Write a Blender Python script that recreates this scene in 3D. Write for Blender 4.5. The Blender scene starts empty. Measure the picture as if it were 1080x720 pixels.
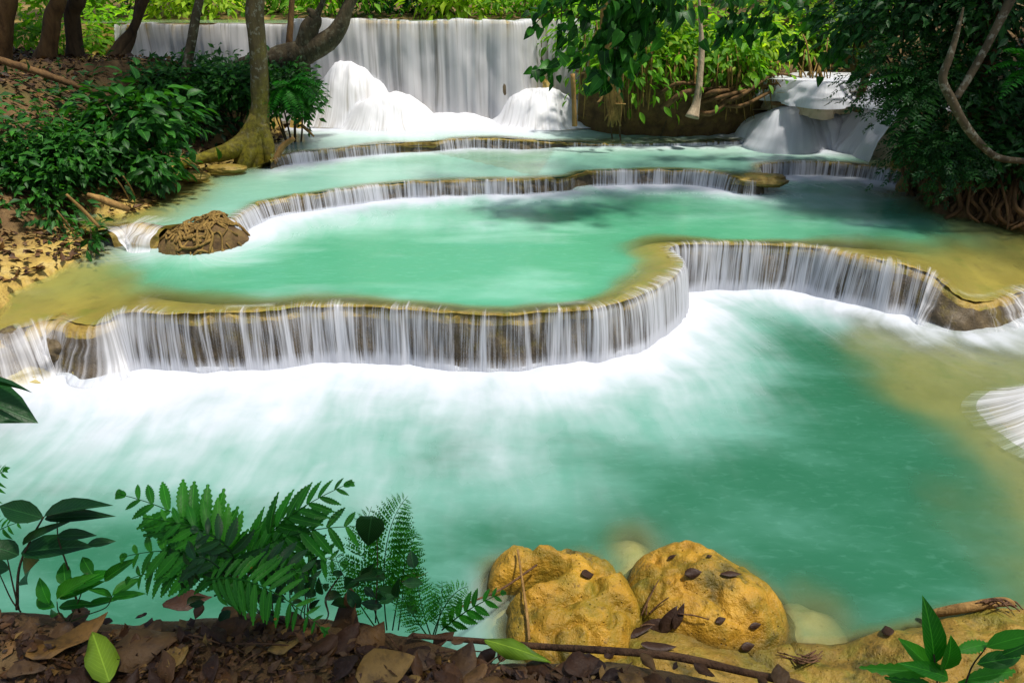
import bpy, math, random
import numpy as np
from mathutils import Vector, geometry
R_ = np.random.default_rng(7)
random.seed(7)
sc = bpy.context.scene
COL = sc.collection
# ------------------------------------------------------------------ camera maths
PITCH = math.atan(.5); CP, SP, FPX, CAMH = math.cos(PITCH), math.sin(PITCH), 720., 3.2
def ray(u, v):
    x = (u-540)/FPX; y = (360-v)/FPX
    return np.array([x, CP+SP*y, -SP+CP*y])
def G(u, v, z):
    d = ray(u, v); t = (z-CAMH)/d[2]
    return np.array([0, 0, CAMH])+t*d
def PY(u, v, Y):
    d = ray(u, v); t = Y/d[1]
    return np.array([0, 0, CAMH])+t*d
def mpp(Y, z):
    return (Y*CP+(CAMH-z)*SP)/FPX          # metres per photo pixel
def GL(pts, z): return np.array([G(u, v, z)[:2] for u, v in pts])
# ------------------------------------------------------------------ numpy noise
def _h(ix, iy, iz):
    n = (ix*374761393 + iy*668265263 + iz*1274126177) & 0xFFFFFFFF
    n = ((n ^ (n >> 13))*1274126177) & 0xFFFFFFFF
    n = n ^ (n >> 16)
    return (n & 0xFFFF)/65535.0
def vnoise(x, y, z=0.0):
    x, y, z = np.broadcast_arrays(np.asarray(x, float), np.asarray(y, float), np.asarray(z, float))
    ix, iy, iz = np.floor(x).astype(np.int64), np.floor(y).astype(np.int64), np.floor(z).astype(np.int64)
    fx, fy, fz = x-ix, y-iy, z-iz
    fx, fy, fz = [f*f*f*(f*(f*6-15)+10) for f in (fx, fy, fz)]
    def L(a, b, t): return a+(b-a)*t
    c = [[[_h(ix+i, iy+j, iz+k) for k in (0, 1)] for j in (0, 1)] for i in (0, 1)]
    return L(L(L(c[0][0][0], c[1][0][0], fx), L(c[0][1][0], c[1][1][0], fx), fy),
             L(L(c[0][0][1], c[1][0][1], fx), L(c[0][1][1], c[1][1][1], fx), fy), fz)*2-1
def fbm(x, y, z=0.0, o=4):
    a, s, r = 1., 0., 0.
    x, y, z = np.asarray(x, float), np.asarray(y, float), np.asarray(z, float)
    for i in range(o):
        r = r+a*vnoise(x*2**i+i*17.3, y*2**i+i*5.1, z*2**i+i*9.7); s += a; a *= .5
    return r/s
def sst(a, b, x):
    t = np.clip((x-a)/(b-a), 0, 1); return t*t*(3-2*t)
# ------------------------------------------------------------------ curves
def resample(pts, ds=.02, extra=None):
    """Catmull-Rom through pts (n,k); resampled by arc length of the first two columns."""
    p = np.asarray(pts, float)
    P = np.vstack([2*p[0]-p[1], p, 2*p[-1]-p[-2]])
    out = []
    for i in range(len(p)-1):
        a, b, c, d = P[i:i+4]
        t = np.linspace(0, 1, 24, endpoint=False)[:, None]
        out.append(.5*((2*b)+(-a+c)*t+(2*a-5*b+4*c-d)*t*t+(-a+3*b-3*c+d)*t**3))
    out.append(p[-1:]); q = np.vstack(out)
    L = np.r_[0, np.cumsum(np.linalg.norm(np.diff(q[:, :2], axis=0), axis=1))]
    s = np.linspace(0, L[-1], max(2, int(L[-1]/ds)+1))
    return np.stack([np.interp(s, L, q[:, k]) for k in range(q.shape[1])], 1), s
def normals2(p):
    t = np.gradient(p[:, :2], axis=0)
    n = np.stack([t[:, 1], -t[:, 0]], 1)
    k = 9; ker = np.ones(k)/k
    n = np.stack([np.convolve(np.pad(n[:, i], k//2, mode='edge'), ker, 'valid') for i in (0, 1)], 1)
    return n/np.maximum(1e-9, np.linalg.norm(n, axis=1))[:, None]
def nearest(q, poly):
    """distance and index of nearest polyline sample for each q"""
    D = np.empty(len(q)); I = np.empty(len(q), int)
    for a in range(0, len(q), 4000):
        d = ((q[a:a+4000, None, :2]-poly[None, :, :2])**2).sum(2)
        I[a:a+4000] = d.argmin(1); D[a:a+4000] = np.sqrt(d.min(1))
    return D, I
def inside(q, poly):
    x, y = q[:, 0], q[:, 1]; c = np.zeros(len(q), bool); n = len(poly); j = n-1
    for i in range(n):
        xi, yi = poly[i][:2]; xj, yj = poly[j][:2]
        m = ((yi > y) != (yj > y))
        if yi != yj: c ^= m & (x < (xj-xi)*(y-yi)/(yj-yi)+xi)
        j = i
    return c
def seg_near(q, poly, closed=False):
    """distance to a polyline with the third column interpolated at the foot point"""
    P = np.asarray(poly, float); n = len(P); best = np.full(len(q), 1e9); val = np.zeros(len(q))
    for i in range(n if closed else n-1):
        a, b = P[i], P[(i+1) % n]; ab = b[:2]-a[:2]
        t = np.clip(((q[:, :2]-a[:2])@ab)/max(1e-9, ab@ab), 0, 1)
        d = np.hypot(q[:, 0]-(a[0]+t*ab[0]), q[:, 1]-(a[1]+t*ab[1]))
        m = d < best; best[m] = d[m]; val[m] = (a[2]+t*(b[2]-a[2]))[m]
    return best, val
# ------------------------------------------------------------------ mesh output
def link(name, me, mat=None, parent=None):
    o = bpy.data.objects.new(name, me); COL.objects.link(o)
    if mat is not None and me is not None: me.materials.append(mat)
    if parent is not None: o.parent = parent
    return o
def mesh(name, V, F, mat=None, parent=None, attrs=None, uv=None, smooth=True, mats=None, midx=None):
    """F: list of integer arrays, each (m,k)"""
    V = np.asarray(V, np.float32)
    if isinstance(F, np.ndarray): F = [F]
    F = [np.asarray(f, np.int32) for f in F if len(f)]
    me = bpy.data.meshes.new(name)
    me.vertices.add(len(V)); me.vertices.foreach_set('co', V.ravel())
    tot = np.concatenate([np.full(len(f), f.shape[1], np.int32) for f in F])
    idx = np.concatenate([f.ravel() for f in F])
    me.loops.add(len(idx)); me.loops.foreach_set('vertex_index', idx)
    me.polygons.add(len(tot)); st = np.r_[0, np.cumsum(tot)[:-1]].astype(np.int32)
    me.polygons.foreach_set('loop_start', st)
    me.update(calc_edges=True)
    me.polygons.foreach_set('use_smooth', np.full(len(tot), smooth))
    if uv is not None:
        l = me.uv_layers.new(name='UVMap'); l.data.foreach_set('uv', np.asarray(uv, np.float32)[idx].ravel())
    for k, a in (attrs or {}).items():
        at = me.attributes.new(k, 'FLOAT', 'POINT'); at.data.foreach_set('value', np.asarray(a, np.float32))
    o = link(name, me, mat, parent)
    for m in mats or (): me.materials.append(m)
    if midx is not None: me.polygons.foreach_set('material_index', np.asarray(midx, np.int32))
    me.validate(); me.update()
    return o
def gridfaces(nr, nc, wrap=False):
    r = np.arange(nr-1)[:, None]; c = np.arange(nc if wrap else nc-1)[None, :]
    c2 = (c+1) % nc
    return np.stack([r*nc+c, r*nc+c2, (r+1)*nc+c2, (r+1)*nc+c], -1).reshape(-1, 4)
def thing(o, label, cat, group=None):
    o['label'] = label; o['category'] = cat
    if group: o['group'] = group
    return o
def empty(name, loc, label, cat, group=None):
    o = bpy.data.objects.new(name, None); COL.objects.link(o); o.location = loc; o.empty_display_size = .1
    return thing(o, label, cat, group)
def kind(o, k): o['kind'] = k; return o
LASTUV = [None]
class MB:
    """collects vertex/face blocks into one mesh"""
    def __init__(s): s.V = []; s.F = {}; s.n = 0; s.A = []; s.UV = []
    def add(s, V, F, rnd=None, uv=None):
        V = np.asarray(V, float)
        for f in (F if isinstance(F, (list, tuple)) else [F]):
            if len(f): s.F.setdefault(f.shape[1], []).append(f+s.n)
        s.V.append(V); s.n += len(V)
        s.A.append(np.full(len(V), random.random()) if rnd is None else np.broadcast_to(rnd, (len(V),)))
        if uv is None: uv = LASTUV[0] if LASTUV[0] is not None and len(LASTUV[0]) == len(V) else np.zeros((len(V), 2))
        s.UV.append(uv)
        return s
    def build(s, name, mat, parent=None, loc=None, smooth=True):
        V = np.vstack(s.V)
        if loc is not None: V = V-np.asarray(loc)
        return mesh(name, V, [np.vstack(f) for f in s.F.values()], mat, parent, {'rnd': np.concatenate(s.A)}, np.vstack(s.UV), smooth)
def tube(path, rad, sides=10, rough=0.0, freq=3., cap=True, seed=0, sub=6):
    """tapered bent tube through path with per-point radius; returns V, F, uv"""
    p = np.c_[np.asarray(path, float), np.asarray(rad, float)]
    if len(p) > 1 and sub > 1:
        P = np.vstack([2*p[0]-p[1], p, 2*p[-1]-p[-2]]); out = []
        for i in range(len(p)-1):
            a, b, c, d = P[i:i+4]; t = np.linspace(0, 1, sub, endpoint=False)[:, None]
            out.append(.5*((2*b)+(-a+c)*t+(2*a-5*b+4*c-d)*t*t+(-a+3*b-3*c+d)*t**3))
        out.append(p[-1:]); p = np.vstack(out)
    c, r = p[:, :3], np.maximum(p[:, 3], 1e-4)
    T = np.gradient(c, axis=0); T /= np.maximum(1e-9, np.linalg.norm(T, axis=1))[:, None]
    ref = np.array([0, 0, 1.]) if abs(T[0][2]) < .8 else np.array([1., 0, 0])
    X = []; x = np.cross(T[0], ref); x /= np.linalg.norm(x)
    for t in T:
        x = x-t*(x@t); x /= max(1e-9, np.linalg.norm(x)); X.append(x)
    X = np.array(X); Yv = np.cross(T, X)
    a = np.linspace(0, 2*np.pi, sides, endpoint=False)
    ring = X[:, None, :]*np.cos(a)[None, :, None]+Yv[:, None, :]*np.sin(a)[None, :, None]
    rr = np.repeat(r[:, None], sides, 1)
    if rough:
        q = c[:, None, :]+ring*r[:, None, None]
        rr = rr*(1+rough*fbm(q[..., 0]*freq+seed, q[..., 1]*freq, q[..., 2]*freq*.5, 3))
    V = (c[:, None, :]+ring*rr[..., None]).reshape(-1, 3)
    n = len(c); F = [gridfaces(n, sides, True)]
    L = np.r_[0, np.cumsum(np.linalg.norm(np.diff(c, axis=0), axis=1))]
    uv = np.stack([np.tile(a/(2*np.pi), n), np.repeat(L, sides)], 1)
    if cap:
        V = np.vstack([V, c[0], c[-1]]); i = np.arange(sides); j = (i+1) % sides
        F.append(np.stack([np.full(sides, n*sides), j, i], 1)); b = (n-1)*sides
        F.append(np.stack([np.full(sides, n*sides+1), b+i, b+j], 1)); uv = np.vstack([uv, [0, 0], [0, L[-1]]])
    return V, F, uv
def pxtube(pts, sides=10, **k):
    """pts: (u, v, Y, width in photo pixels)"""
    c = [PY(u, v, Y) for u, v, Y, w in pts]
    r = [w/2*mpp(Y, q[2]) for (u, v, Y, w), q in zip(pts, c)]
    return tube(c, r, sides, **k)
# ------------------------------------------------------------------ leaf templates and scattering
def tpl_simple():
    V = np.array([[0, 0, 0], [.5, .45, .1], [-.5, .45, .1], [0, 1, -.12], [0, .5, 0]], float)
    F = np.array([[0, 1, 4], [0, 4, 2], [4, 1, 3], [2, 4, 3]]); return V, F
def tpl_leaf(prof=((.12, .25), (.3, .46), (.5, .5), (.7, .4), (.87, .2)), fold=.16, curl=.28, wave=0.):
    V = [[0, 0, 0]]; F = []
    for y, w in prof:
        z = -curl*y*y; s = wave*math.sin(y*17)
        V += [[-w, y, z+fold*w+s], [0, y, z], [w, y, z+fold*w-s]]
    V.append([0, 1, -curl]); n = len(prof)
    F += [[0, 2, 1], [0, 3, 2]]
    for i in range(n-1):
        a = 1+3*i; b = a+3
        F += [[a, a+1, b+1], [a, b+1, b], [a+1, a+2, b+2], [a+1, b+2, b+1]]
    a = 1+3*(n-1); t = len(V)-1
    F += [[a, a+1, t], [a+1, a+2, t]]
    return np.array(V, float), np.array(F)
HEART = ((.0, .42), (.1, .55), (.3, .56), (.55, .42), (.78, .22))
def tpl_serrate(n=9, fold=.1, curl=.25):
    prof = []
    for i in range(n):
        y = (i+.25)/n; w = .5*math.sin(math.pi*min(1, .12+y*.9))**.8
        prof += [(y, w*.82), (y+.55/n, w*1.05)]
    return tpl_leaf(tuple(prof), fold, curl)
def tpl_palm(k=6):
    """a spray: short twig carrying k small leaves"""
    V = []; F = []; n = 0; lv, lf = tpl_simple()
    for i in range(k):
        y = .1+.75*(i//2)/(k/2-.5) if i < k-1 else .6
        a = (-1 if i % 2 else 1)*.95 if i < k-1 else 0
        s = .5 if i < k-1 else .45
        q = lv*np.array([.42*s, s, s]); c, sn = math.cos(a), math.sin(a)
        x = q[:, 0]*c+q[:, 1]*sn; yy = -q[:, 0]*sn+q[:, 1]*c
        V.append(np.stack([x, yy+y, q[:, 2]-.25*y*y], 1)); F.append(lf+n); n += len(lv)
    return np.vstack(V), np.vstack(F)
T_S, T_L, T_H, T_R, T_P = tpl_simple(), tpl_leaf(), tpl_leaf(HEART), tpl_serrate(), tpl_palm()
def nrm(a): return a/np.maximum(1e-9, np.linalg.norm(a, axis=-1, keepdims=True))
def scatter(tpl, P, D, U, L, W):
    V, F = tpl; P, D, U = (np.atleast_2d(np.asarray(a, float)) for a in (P, D, U))
    n = len(P); L = np.broadcast_to(L, n); W = np.broadcast_to(W, n)
    y = nrm(D); z = nrm(U-(U*y).sum(1)[:, None]*y); x = np.cross(y, z)
    O = (P[:, None, :]+x[:, None, :]*(V[None, :, 0]*W[:, None])[..., None]
         + y[:, None, :]*(V[None, :, 1]*L[:, None])[..., None]+z[:, None, :]*(V[None, :, 2]*L[:, None])[..., None])
    FF = (F[None]+(np.arange(n)*len(V))[:, None, None]).reshape(-1, F.shape[1])
    LASTUV[0] = np.tile(V[:, :2], (n, 1))
    return O.reshape(-1, 3), FF, np.repeat(R_.random(n), len(V))
def cloud(c, r, n, L, wr=.45, tpl=T_S, clumps=None, droop=.35, shell=.5, flat=.6, face=None, spread=.42):
    """leaves in clumps through an ellipsoid (c, r); returns V, F, rnd and the clump centres"""
    c = np.asarray(c, float); r = np.asarray(r, float)
    k = clumps or max(6, n//28)
    d = nrm(R_.normal(size=(k, 3))); rad = (shell+(1-shell)*R_.random(k)**.6)[:, None]
    d[:, 2] = np.where(d[:, 2] < -.35, -d[:, 2]*.6, d[:, 2])
    cc = c+d*r*rad; tone = R_.random(k)
    i = R_.integers(0, k, n); off = R_.normal(size=(n, 3))*spread*r.mean()/max(1, (k/14)**.33)
    P = cc[i]+off
    D = nrm(off)*.7+nrm(P-c)*.5+R_.normal(size=(n, 3))*.45; D[:, 2] = D[:, 2]*.6-droop
    U = nrm(P-c)*.5+np.array([0, 0, flat])+R_.normal(size=(n, 3))*.3
    if face is not None: U = U+np.asarray(face)
    LL = L*(.6+.7*R_.random(n))
    V, F, a = scatter(tpl, P, D, U, LL, LL*wr)
    a = np.clip(a*.55+np.repeat(tone[i], len(tpl[0]))*.45, 0, 1)
    return V, F, a, cc
# ------------------------------------------------------------------ materials
class NT:
    def __init__(s, name):
        s.m = bpy.data.materials.new(name); s.m.use_nodes = True; s.t = s.m.node_tree; s.t.nodes.clear()
        s.out = s.t.nodes.new('ShaderNodeOutputMaterial')
    def n(s, ty, ins=None, **kw):
        nd = s.t.nodes.new(ty)
        for k, v in kw.items(): setattr(nd, k, v)
        for k, v in (ins or {}).items(): s.set(nd.inputs[k], v)
        return nd
    def set(s, sock, v):
        if isinstance(v, bpy.types.NodeSocket): s.t.links.new(v, sock)
        elif isinstance(v, (tuple, list)) and len(v) == 3 and sock.type == 'RGBA': sock.default_value = (*v, 1)
        else: sock.default_value = v
    def math(s, op, a, b=0., c=None, clamp=False):
        nd = s.t.nodes.new('ShaderNodeMath'); nd.operation = op; nd.use_clamp = clamp
        s.set(nd.inputs[0], a); s.set(nd.inputs[1], b)
        if c is not None: s.set(nd.inputs[2], c)
        return nd.outputs[0]
    def mix(s, f, a, b, mode='MIX'):
        nd = s.t.nodes.new('ShaderNodeMix'); nd.data_type = 'RGBA'; nd.blend_type = mode
        s.set(nd.inputs[0], f); s.set(nd.inputs[6], a); s.set(nd.inputs[7], b); return nd.outputs[2]
    def ramp(s, f, stops, interp='LINEAR'):
        nd = s.t.nodes.new('ShaderNodeValToRGB'); cr = nd.color_ramp; cr.interpolation = interp
        while len(cr.elements) < len(stops): cr.elements.new(.5)
        for e, (p, c) in zip(cr.elements, stops):
            e.position = p; e.color = (*c, 1) if isinstance(c, (tuple, list)) else (c, c, c, 1)
        s.set(nd.inputs[0], f); return nd.outputs[0]
    def maprange(s, x, a, b, c=0., d=1., smooth=True):
        nd = s.t.nodes.new('ShaderNodeMapRange'); nd.interpolation_type = 'SMOOTHSTEP' if smooth else 'LINEAR'
        s.set(nd.inputs[0], x)
        for i, v in enumerate((a, b, c, d)): s.set(nd.inputs[i+1], v)
        return nd.outputs[0]
    def coord(s, scale=(1, 1, 1), src='Object'):
        tc = s.t.nodes.new('ShaderNodeTexCoord'); mp = s.t.nodes.new('ShaderNodeMapping')
        s.t.links.new(tc.outputs[src], mp.inputs[0]); mp.inputs['Scale'].default_value = scale; return mp.outputs[0]
    def pos(s, scale=(1, 1, 1)):
        g = s.t.nodes.new('ShaderNodeNewGeometry'); mp = s.t.nodes.new('ShaderNodeMapping')
        s.t.links.new(g.outputs['Position'], mp.inputs[0]); mp.inputs['Scale'].default_value = scale; return mp.outputs[0]
    def noise(s, vec, scale=5., detail=4., rough=.55, dist=0.):
        nd = s.n('ShaderNodeTexNoise', {'Vector': vec, 'Scale': scale, 'Detail': detail, 'Roughness': rough, 'Distortion': dist})
        return nd.outputs[0]
    def attr(s, name): return s.n('ShaderNodeAttribute', attribute_name=name).outputs['Fac']
    def bump(s, h, strength=.3, dist=.02):
        return s.n('ShaderNodeBump', {'Height': h, 'Strength': strength, 'Distance': dist}).outputs[0]
    def done(s, sh): s.t.links.new(sh, s.out.inputs[0]); return s.m
def leaf_mat(name, c0, c1, c2, trans=.3, rough=.42, tcol=1.6, spec=.22, spots=None):
    t = NT(name); a = t.attr('rnd')
    col = t.ramp(a, [(0, c0), (.55, c1), (1, c2)])
    sx = t.n('ShaderNodeSeparateXYZ', {0: t.n('ShaderNodeUVMap').outputs[0]}); ax = t.math('ABSOLUTE', sx.outputs[0])
    vein = t.math('SINE', t.math('MULTIPLY', t.math('SUBTRACT', sx.outputs[1], t.math('MULTIPLY', ax, .7)), 75.))
    rib = t.math('MAXIMUM', t.maprange(ax, .012, .03, 1, 0), t.maprange(vein, .86, 1., 0, .45))
    n = t.noise(t.pos(), 9., 3.)
    col = t.mix(t.math('MULTIPLY', rib, .5), col, tuple(min(1, v*1.9+.02) for v in c2))
    col = t.mix(t.maprange(n, .35, .75, 0, .45), col, tuple(v*.55 for v in c0))
    if spots:
        n2 = t.noise(t.pos(), 38., 2.); col = t.mix(t.maprange(n2, .66, .74, 0, .8), col, spots)
    p = t.n('ShaderNodeBsdfPrincipled', {'Base Color': col, 'Roughness': rough, 'Specular IOR Level': spec, 'Normal': t.bump(t.math('SUBTRACT', t.noise(t.pos(), 70., 3.), rib), .35, .004)})
    if trans:
        tc = t.mix(1., col, (tcol*.95, tcol, tcol*.35), 'MULTIPLY')
        tr = t.n('ShaderNodeBsdfTranslucent', {'Color': tc})
        mx = t.n('ShaderNodeMixShader', {0: trans, 1: p.outputs[0], 2: tr.outputs[0]}); return t.done(mx.outputs[0])
    return t.done(p.outputs[0])
def bark_mat(name, dark, light, moss=None, mossz=(0, 1), scale=9., lich=0., lcol=(.42, .42, .36)):
    t = NT(name); v = t.pos((1, 1, .28)); n = t.noise(v, scale, 6., .65)
    col = t.ramp(n, [(.3, dark), (.7, light)])
    if lich:
        n3 = t.noise(t.pos(), 13., 4., .6); col = t.mix(t.maprange(n3, .54, .62, 0, lich), col, lcol)
    if moss:
        n2 = t.noise(t.pos(), 6., 4.); z = t.n('ShaderNodeSeparateXYZ', {0: t.pos()}).outputs[2]
        f = t.math('ADD', t.maprange(z, mossz[0], mossz[1], 1, .0), t.math('MULTIPLY_ADD', n2, 1.6, -.9), clamp=True)
        col = t.mix(f, col, t.mix(t.maprange(t.noise(t.pos(), 16., 5., .7), .35, .65), tuple(q*.4 for q in moss), moss))
    n4 = t.noise(t.pos((1, 1, .4)), scale*4, 5.)
    p = t.n('ShaderNodeBsdfPrincipled', {'Base Color': col, 'Roughness': .85, 'Specular IOR Level': .2,
            'Normal': t.bump(t.math('ADD', n, t.math('MULTIPLY', n4, .5)), .8, .03)})
    return t.done(p.outputs[0])
def rock_mat(name, base, light, moss, dark, moss_amt=.5, scale=3., bump=.5, wet=.55, pits=True, spec=.3, tide=False):
    t = NT(name); v = t.pos(); n = t.noise(v, scale, 6., .6); m = t.noise(v, scale*.9+1.3, 5., .6, .4); k = t.noise(v, scale*5, 5., .7)
    col = t.ramp(n, [(.3, base), (.7, light)])
    col = t.mix(t.maprange(m, .6-.25*moss_amt, .72, 0, .85), col, moss)
    col = t.mix(t.maprange(k, .55, .72, 0, .65), col, dark)
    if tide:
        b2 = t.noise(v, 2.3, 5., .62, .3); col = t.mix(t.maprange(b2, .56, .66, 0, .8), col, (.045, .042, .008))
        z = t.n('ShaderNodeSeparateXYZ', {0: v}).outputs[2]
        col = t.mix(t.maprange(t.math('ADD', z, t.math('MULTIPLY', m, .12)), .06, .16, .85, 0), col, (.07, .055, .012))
    h = t.math('ADD', n, t.math('MULTIPLY', k, .35))
    if pits:
        vo = t.n('ShaderNodeTexVoronoi', {'Vector': v, 'Scale': scale*7}); pit = t.maprange(vo.outputs[0], .02, .16, 0, 1)
        big = t.maprange(t.noise(v, scale*1.7, 2.), .56, .62, 0, 1)
        col = t.mix(t.math('MULTIPLY', t.math('SUBTRACT', 1., pit), big), col, dark)
        h = t.math('ADD', h, t.math('MULTIPLY', pit, .15))
    p = t.n('ShaderNodeBsdfPrincipled', {'Base Color': col, 'Roughness': wet, 'Specular IOR Level': spec, 'Normal': t.bump(h, bump, .05)})
    return t.done(p.outputs[0])
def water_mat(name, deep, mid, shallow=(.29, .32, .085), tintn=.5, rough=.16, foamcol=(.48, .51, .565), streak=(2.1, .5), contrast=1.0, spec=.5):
    t = NT(name); P = t.pos()
    uv = t.n('ShaderNodeUVMap').outputs[0]
    warp = t.noise(P, 1.1, 3., .5); w2 = t.noise(P, 3.3, 3., .5)
    sx = t.n('ShaderNodeSeparateXYZ', {0: uv})
    s_ = t.math('ADD', sx.outputs[0], t.math('MULTIPLY', t.math('SUBTRACT', warp, .5), .35))
    d_ = t.math('ADD', sx.outputs[1], t.math('MULTIPLY', t.math('SUBTRACT', w2, .5), .3))
    cv = t.n('ShaderNodeCombineXYZ', {0: t.math('MULTIPLY', s_, streak[0]), 1: t.math('MULTIPLY', d_, streak[1])}).outputs[0]
    st = t.noise(cv, 1., 4., .55, 0.)
    cv2 = t.n('ShaderNodeCombineXYZ', {0: t.math('MULTIPLY', s_, streak[0]*3.7), 1: t.math('MULTIPLY', d_, streak[1]*1.5), 2: 4.}).outputs[0]
    st2 = t.noise(cv2, 1., 3., .5, 0.)
    soft = t.noise(P, 1.5, 3., .5, .25)
    fo = t.attr('foam')
    bil = t.noise(P, 3.6, 3., .5, .4)
    pat = t.math('ADD', t.math('MULTIPLY', st, .5), t.math('ADD', t.math('MULTIPLY', st2, .18), t.math('ADD', t.math('MULTIPLY', soft, .24), t.math('MULTIPLY', bil, .22))))   # about .57 mean
    f = t.math('MULTIPLY_ADD', t.math('SUBTRACT', pat, .57), t.math('MULTIPLY', t.math('SQRT', t.math('MAXIMUM', fo, 0.)), 2.1*contrast), fo)
    f = t.maprange(f, .08, 1.2, 0, 1)
    big = t.noise(t.pos((.6, 1.5, 1)), .8, 4., .6, .4)
    body = t.mix(t.maprange(t.math('ADD', t.math('MULTIPLY', big, .75), t.math('MULTIPLY', t.math('MINIMUM', fo, .5), .9)), .36, .82), deep, mid)
    fine = t.noise(t.pos((1, 2.4, 1)), 9., 4., .6, .5)
    body = t.mix(t.math('MULTIPLY', t.maprange(fine, .5, .78), .09), body, tuple(min(1, v*1.5+.03) for v in mid))
    body = t.mix(t.maprange(t.attr('milk'), .1, .93), shallow, body)  # shallow-water tint, lightened to make up for shade on the bed
    col = t.mix(f, body, foamcol)
    bh = t.math('ADD', t.math('MULTIPLY', fine, .5), st)
    p = t.n('ShaderNodeBsdfPrincipled', {'Base Color': col, 'Roughness': t.math('MULTIPLY_ADD', f, .5, rough), 'Specular IOR Level': spec, 'IOR': 1.33,
            'Normal': t.bump(bh, .12, .05)})
    al = t.math('MAXIMUM', t.attr('milk'), t.math('MULTIPLY', f, .96))
    tr = t.n('ShaderNodeBsdfTransparent', {0: (.93, .97, .9)})
    gl = t.n('ShaderNodeBsdfGlossy', {'Color': (1, 1, 1), 'Roughness': rough, 'Normal': t.bump(bh, .12, .05)})
    fr = t.n('ShaderNodeFresnel', {'IOR': 1.33})
    wet = t.n('ShaderNodeMixShader', {0: fr.outputs[0], 1: tr.outputs[0], 2: gl.outputs[0]})
    mx = t.n('ShaderNodeMixShader', {0: al, 1: wet.outputs[0], 2: p.outputs[0]})
    return t.done(mx.outputs[0])
def curtain_mat(name, col=(.84, .85, .9), f1=16., f2=55., v1=.9, lo=.40, hi=.64, trans=.35):
    """falling water: white strands that run down the sheet, open between them"""
    t = NT(name); uv = t.n('ShaderNodeUVMap').outputs[0]; sx = t.n('ShaderNodeSeparateXYZ', {0: uv}); s_, d_ = sx.outputs[0], sx.outputs[1]
    wob = t.math('MULTIPLY', t.noise(t.n('ShaderNodeCombineXYZ', {0: t.math('MULTIPLY', s_, 3.), 1: t.math('MULTIPLY', d_, .8)}).outputs[0], 1., 2.), .06)
    s2 = t.math('ADD', s_, wob)
    def str_(f, v, z, det):
        cv = t.n('ShaderNodeCombineXYZ', {0: t.math('MULTIPLY', s2, f), 1: t.math('MULTIPLY', d_, v), 2: z}).outputs[0]
        return t.noise(cv, 1., det, .6)
    a, b, c = str_(f1, v1, 0., 3.), str_(f2, v1*.7, 7., 2.), str_(f1*.22, v1*.5, 3., 2.)
    w = t.math('ADD', t.math('MULTIPLY', a, .5), t.math('ADD', t.math('MULTIPLY', b, .28), t.math('MULTIPLY', c, .26)))
    dn = t.attr('dens')                                       # 0 bare .. 1 full
    w = t.math('ADD', w, t.math('MULTIPLY', t.math('SUBTRACT', dn, .5), .5))
    al = t.maprange(w, lo, hi, 0, .97)
    shade = t.mix(t.maprange(b, .3, .7), tuple(v*.86 for v in col), col)
    df = t.n('ShaderNodeBsdfPrincipled', {'Base Color': shade, 'Roughness': .45, 'Specular IOR Level': .35, 'Normal': t.bump(t.math('ADD', a, b), .35, .03)})
    tl = t.n('ShaderNodeBsdfTranslucent', {'Color': col})
    m1 = t.n('ShaderNodeMixShader', {0: trans, 1: df.outputs[0], 2: tl.outputs[0]})
    tr = t.n('ShaderNodeBsdfTransparent')
    mx = t.n('ShaderNodeMixShader', {0: al, 1: tr.outputs[0], 2: m1.outputs[0]})
    return t.done(mx.outputs[0])
def ground_mat():
    t = NT('forest soil'); v = t.pos(); n = t.noise(v, 2.2, 6., .65); k = t.noise(v, 17., 6., .7); m = t.noise(v, .9, 4., .6)
    col = t.ramp(n, [(.28, (.05, .028, .012)), (.5, (.13, .075, .03)), (.72, (.26, .17, .07))])
    col = t.mix(t.maprange(m, .5, .68, 0, .6), col, (.10, .11, .025))
    wet = t.attr('shore')                                     # calcite-crusted margin next to the pools, plus painted sunlit earth patches
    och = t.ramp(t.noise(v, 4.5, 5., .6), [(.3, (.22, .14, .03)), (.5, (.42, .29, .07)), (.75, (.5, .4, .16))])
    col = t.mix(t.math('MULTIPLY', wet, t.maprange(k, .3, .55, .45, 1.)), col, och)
    col = t.mix(t.maprange(k, .55, .70, 0, .7), col, (.03, .018, .009))
    h = t.math('ADD', n, t.math('MULTIPLY', k, .4))
    p = t.n('ShaderNodeBsdfPrincipled', {'Base Color': col, 'Roughness': .8, 'Specular IOR Level': .25, 'Normal': t.bump(h, .9, .06)})
    return t.done(p.outputs[0])
def dead_mat():
    t = NT('dead leaf'); a = t.attr('rnd'); v = t.pos()
    col = t.ramp(a, [(0, (.024, .009, .003)), (.3, (.05, .019, .005)), (.55, (.095, .04, .009)), (.75, (.1, .055, .02)), (.9, (.2, .095, .02)), (1, (.28, .17, .04))])
    col = t.mix(t.maprange(t.noise(v, 28., 5., .65), .42, .7, 0, .7), col, (.035, .018, .01))
    uv = t.n('ShaderNodeUVMap').outputs[0]
    p = t.n('ShaderNodeBsdfPrincipled', {'Base Color': col, 'Roughness': .6, 'Specular IOR Level': .35, 'Normal': t.bump(t.noise(v, 60., 4.), .5, .01)})
    return t.done(p.outputs[0])
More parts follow.
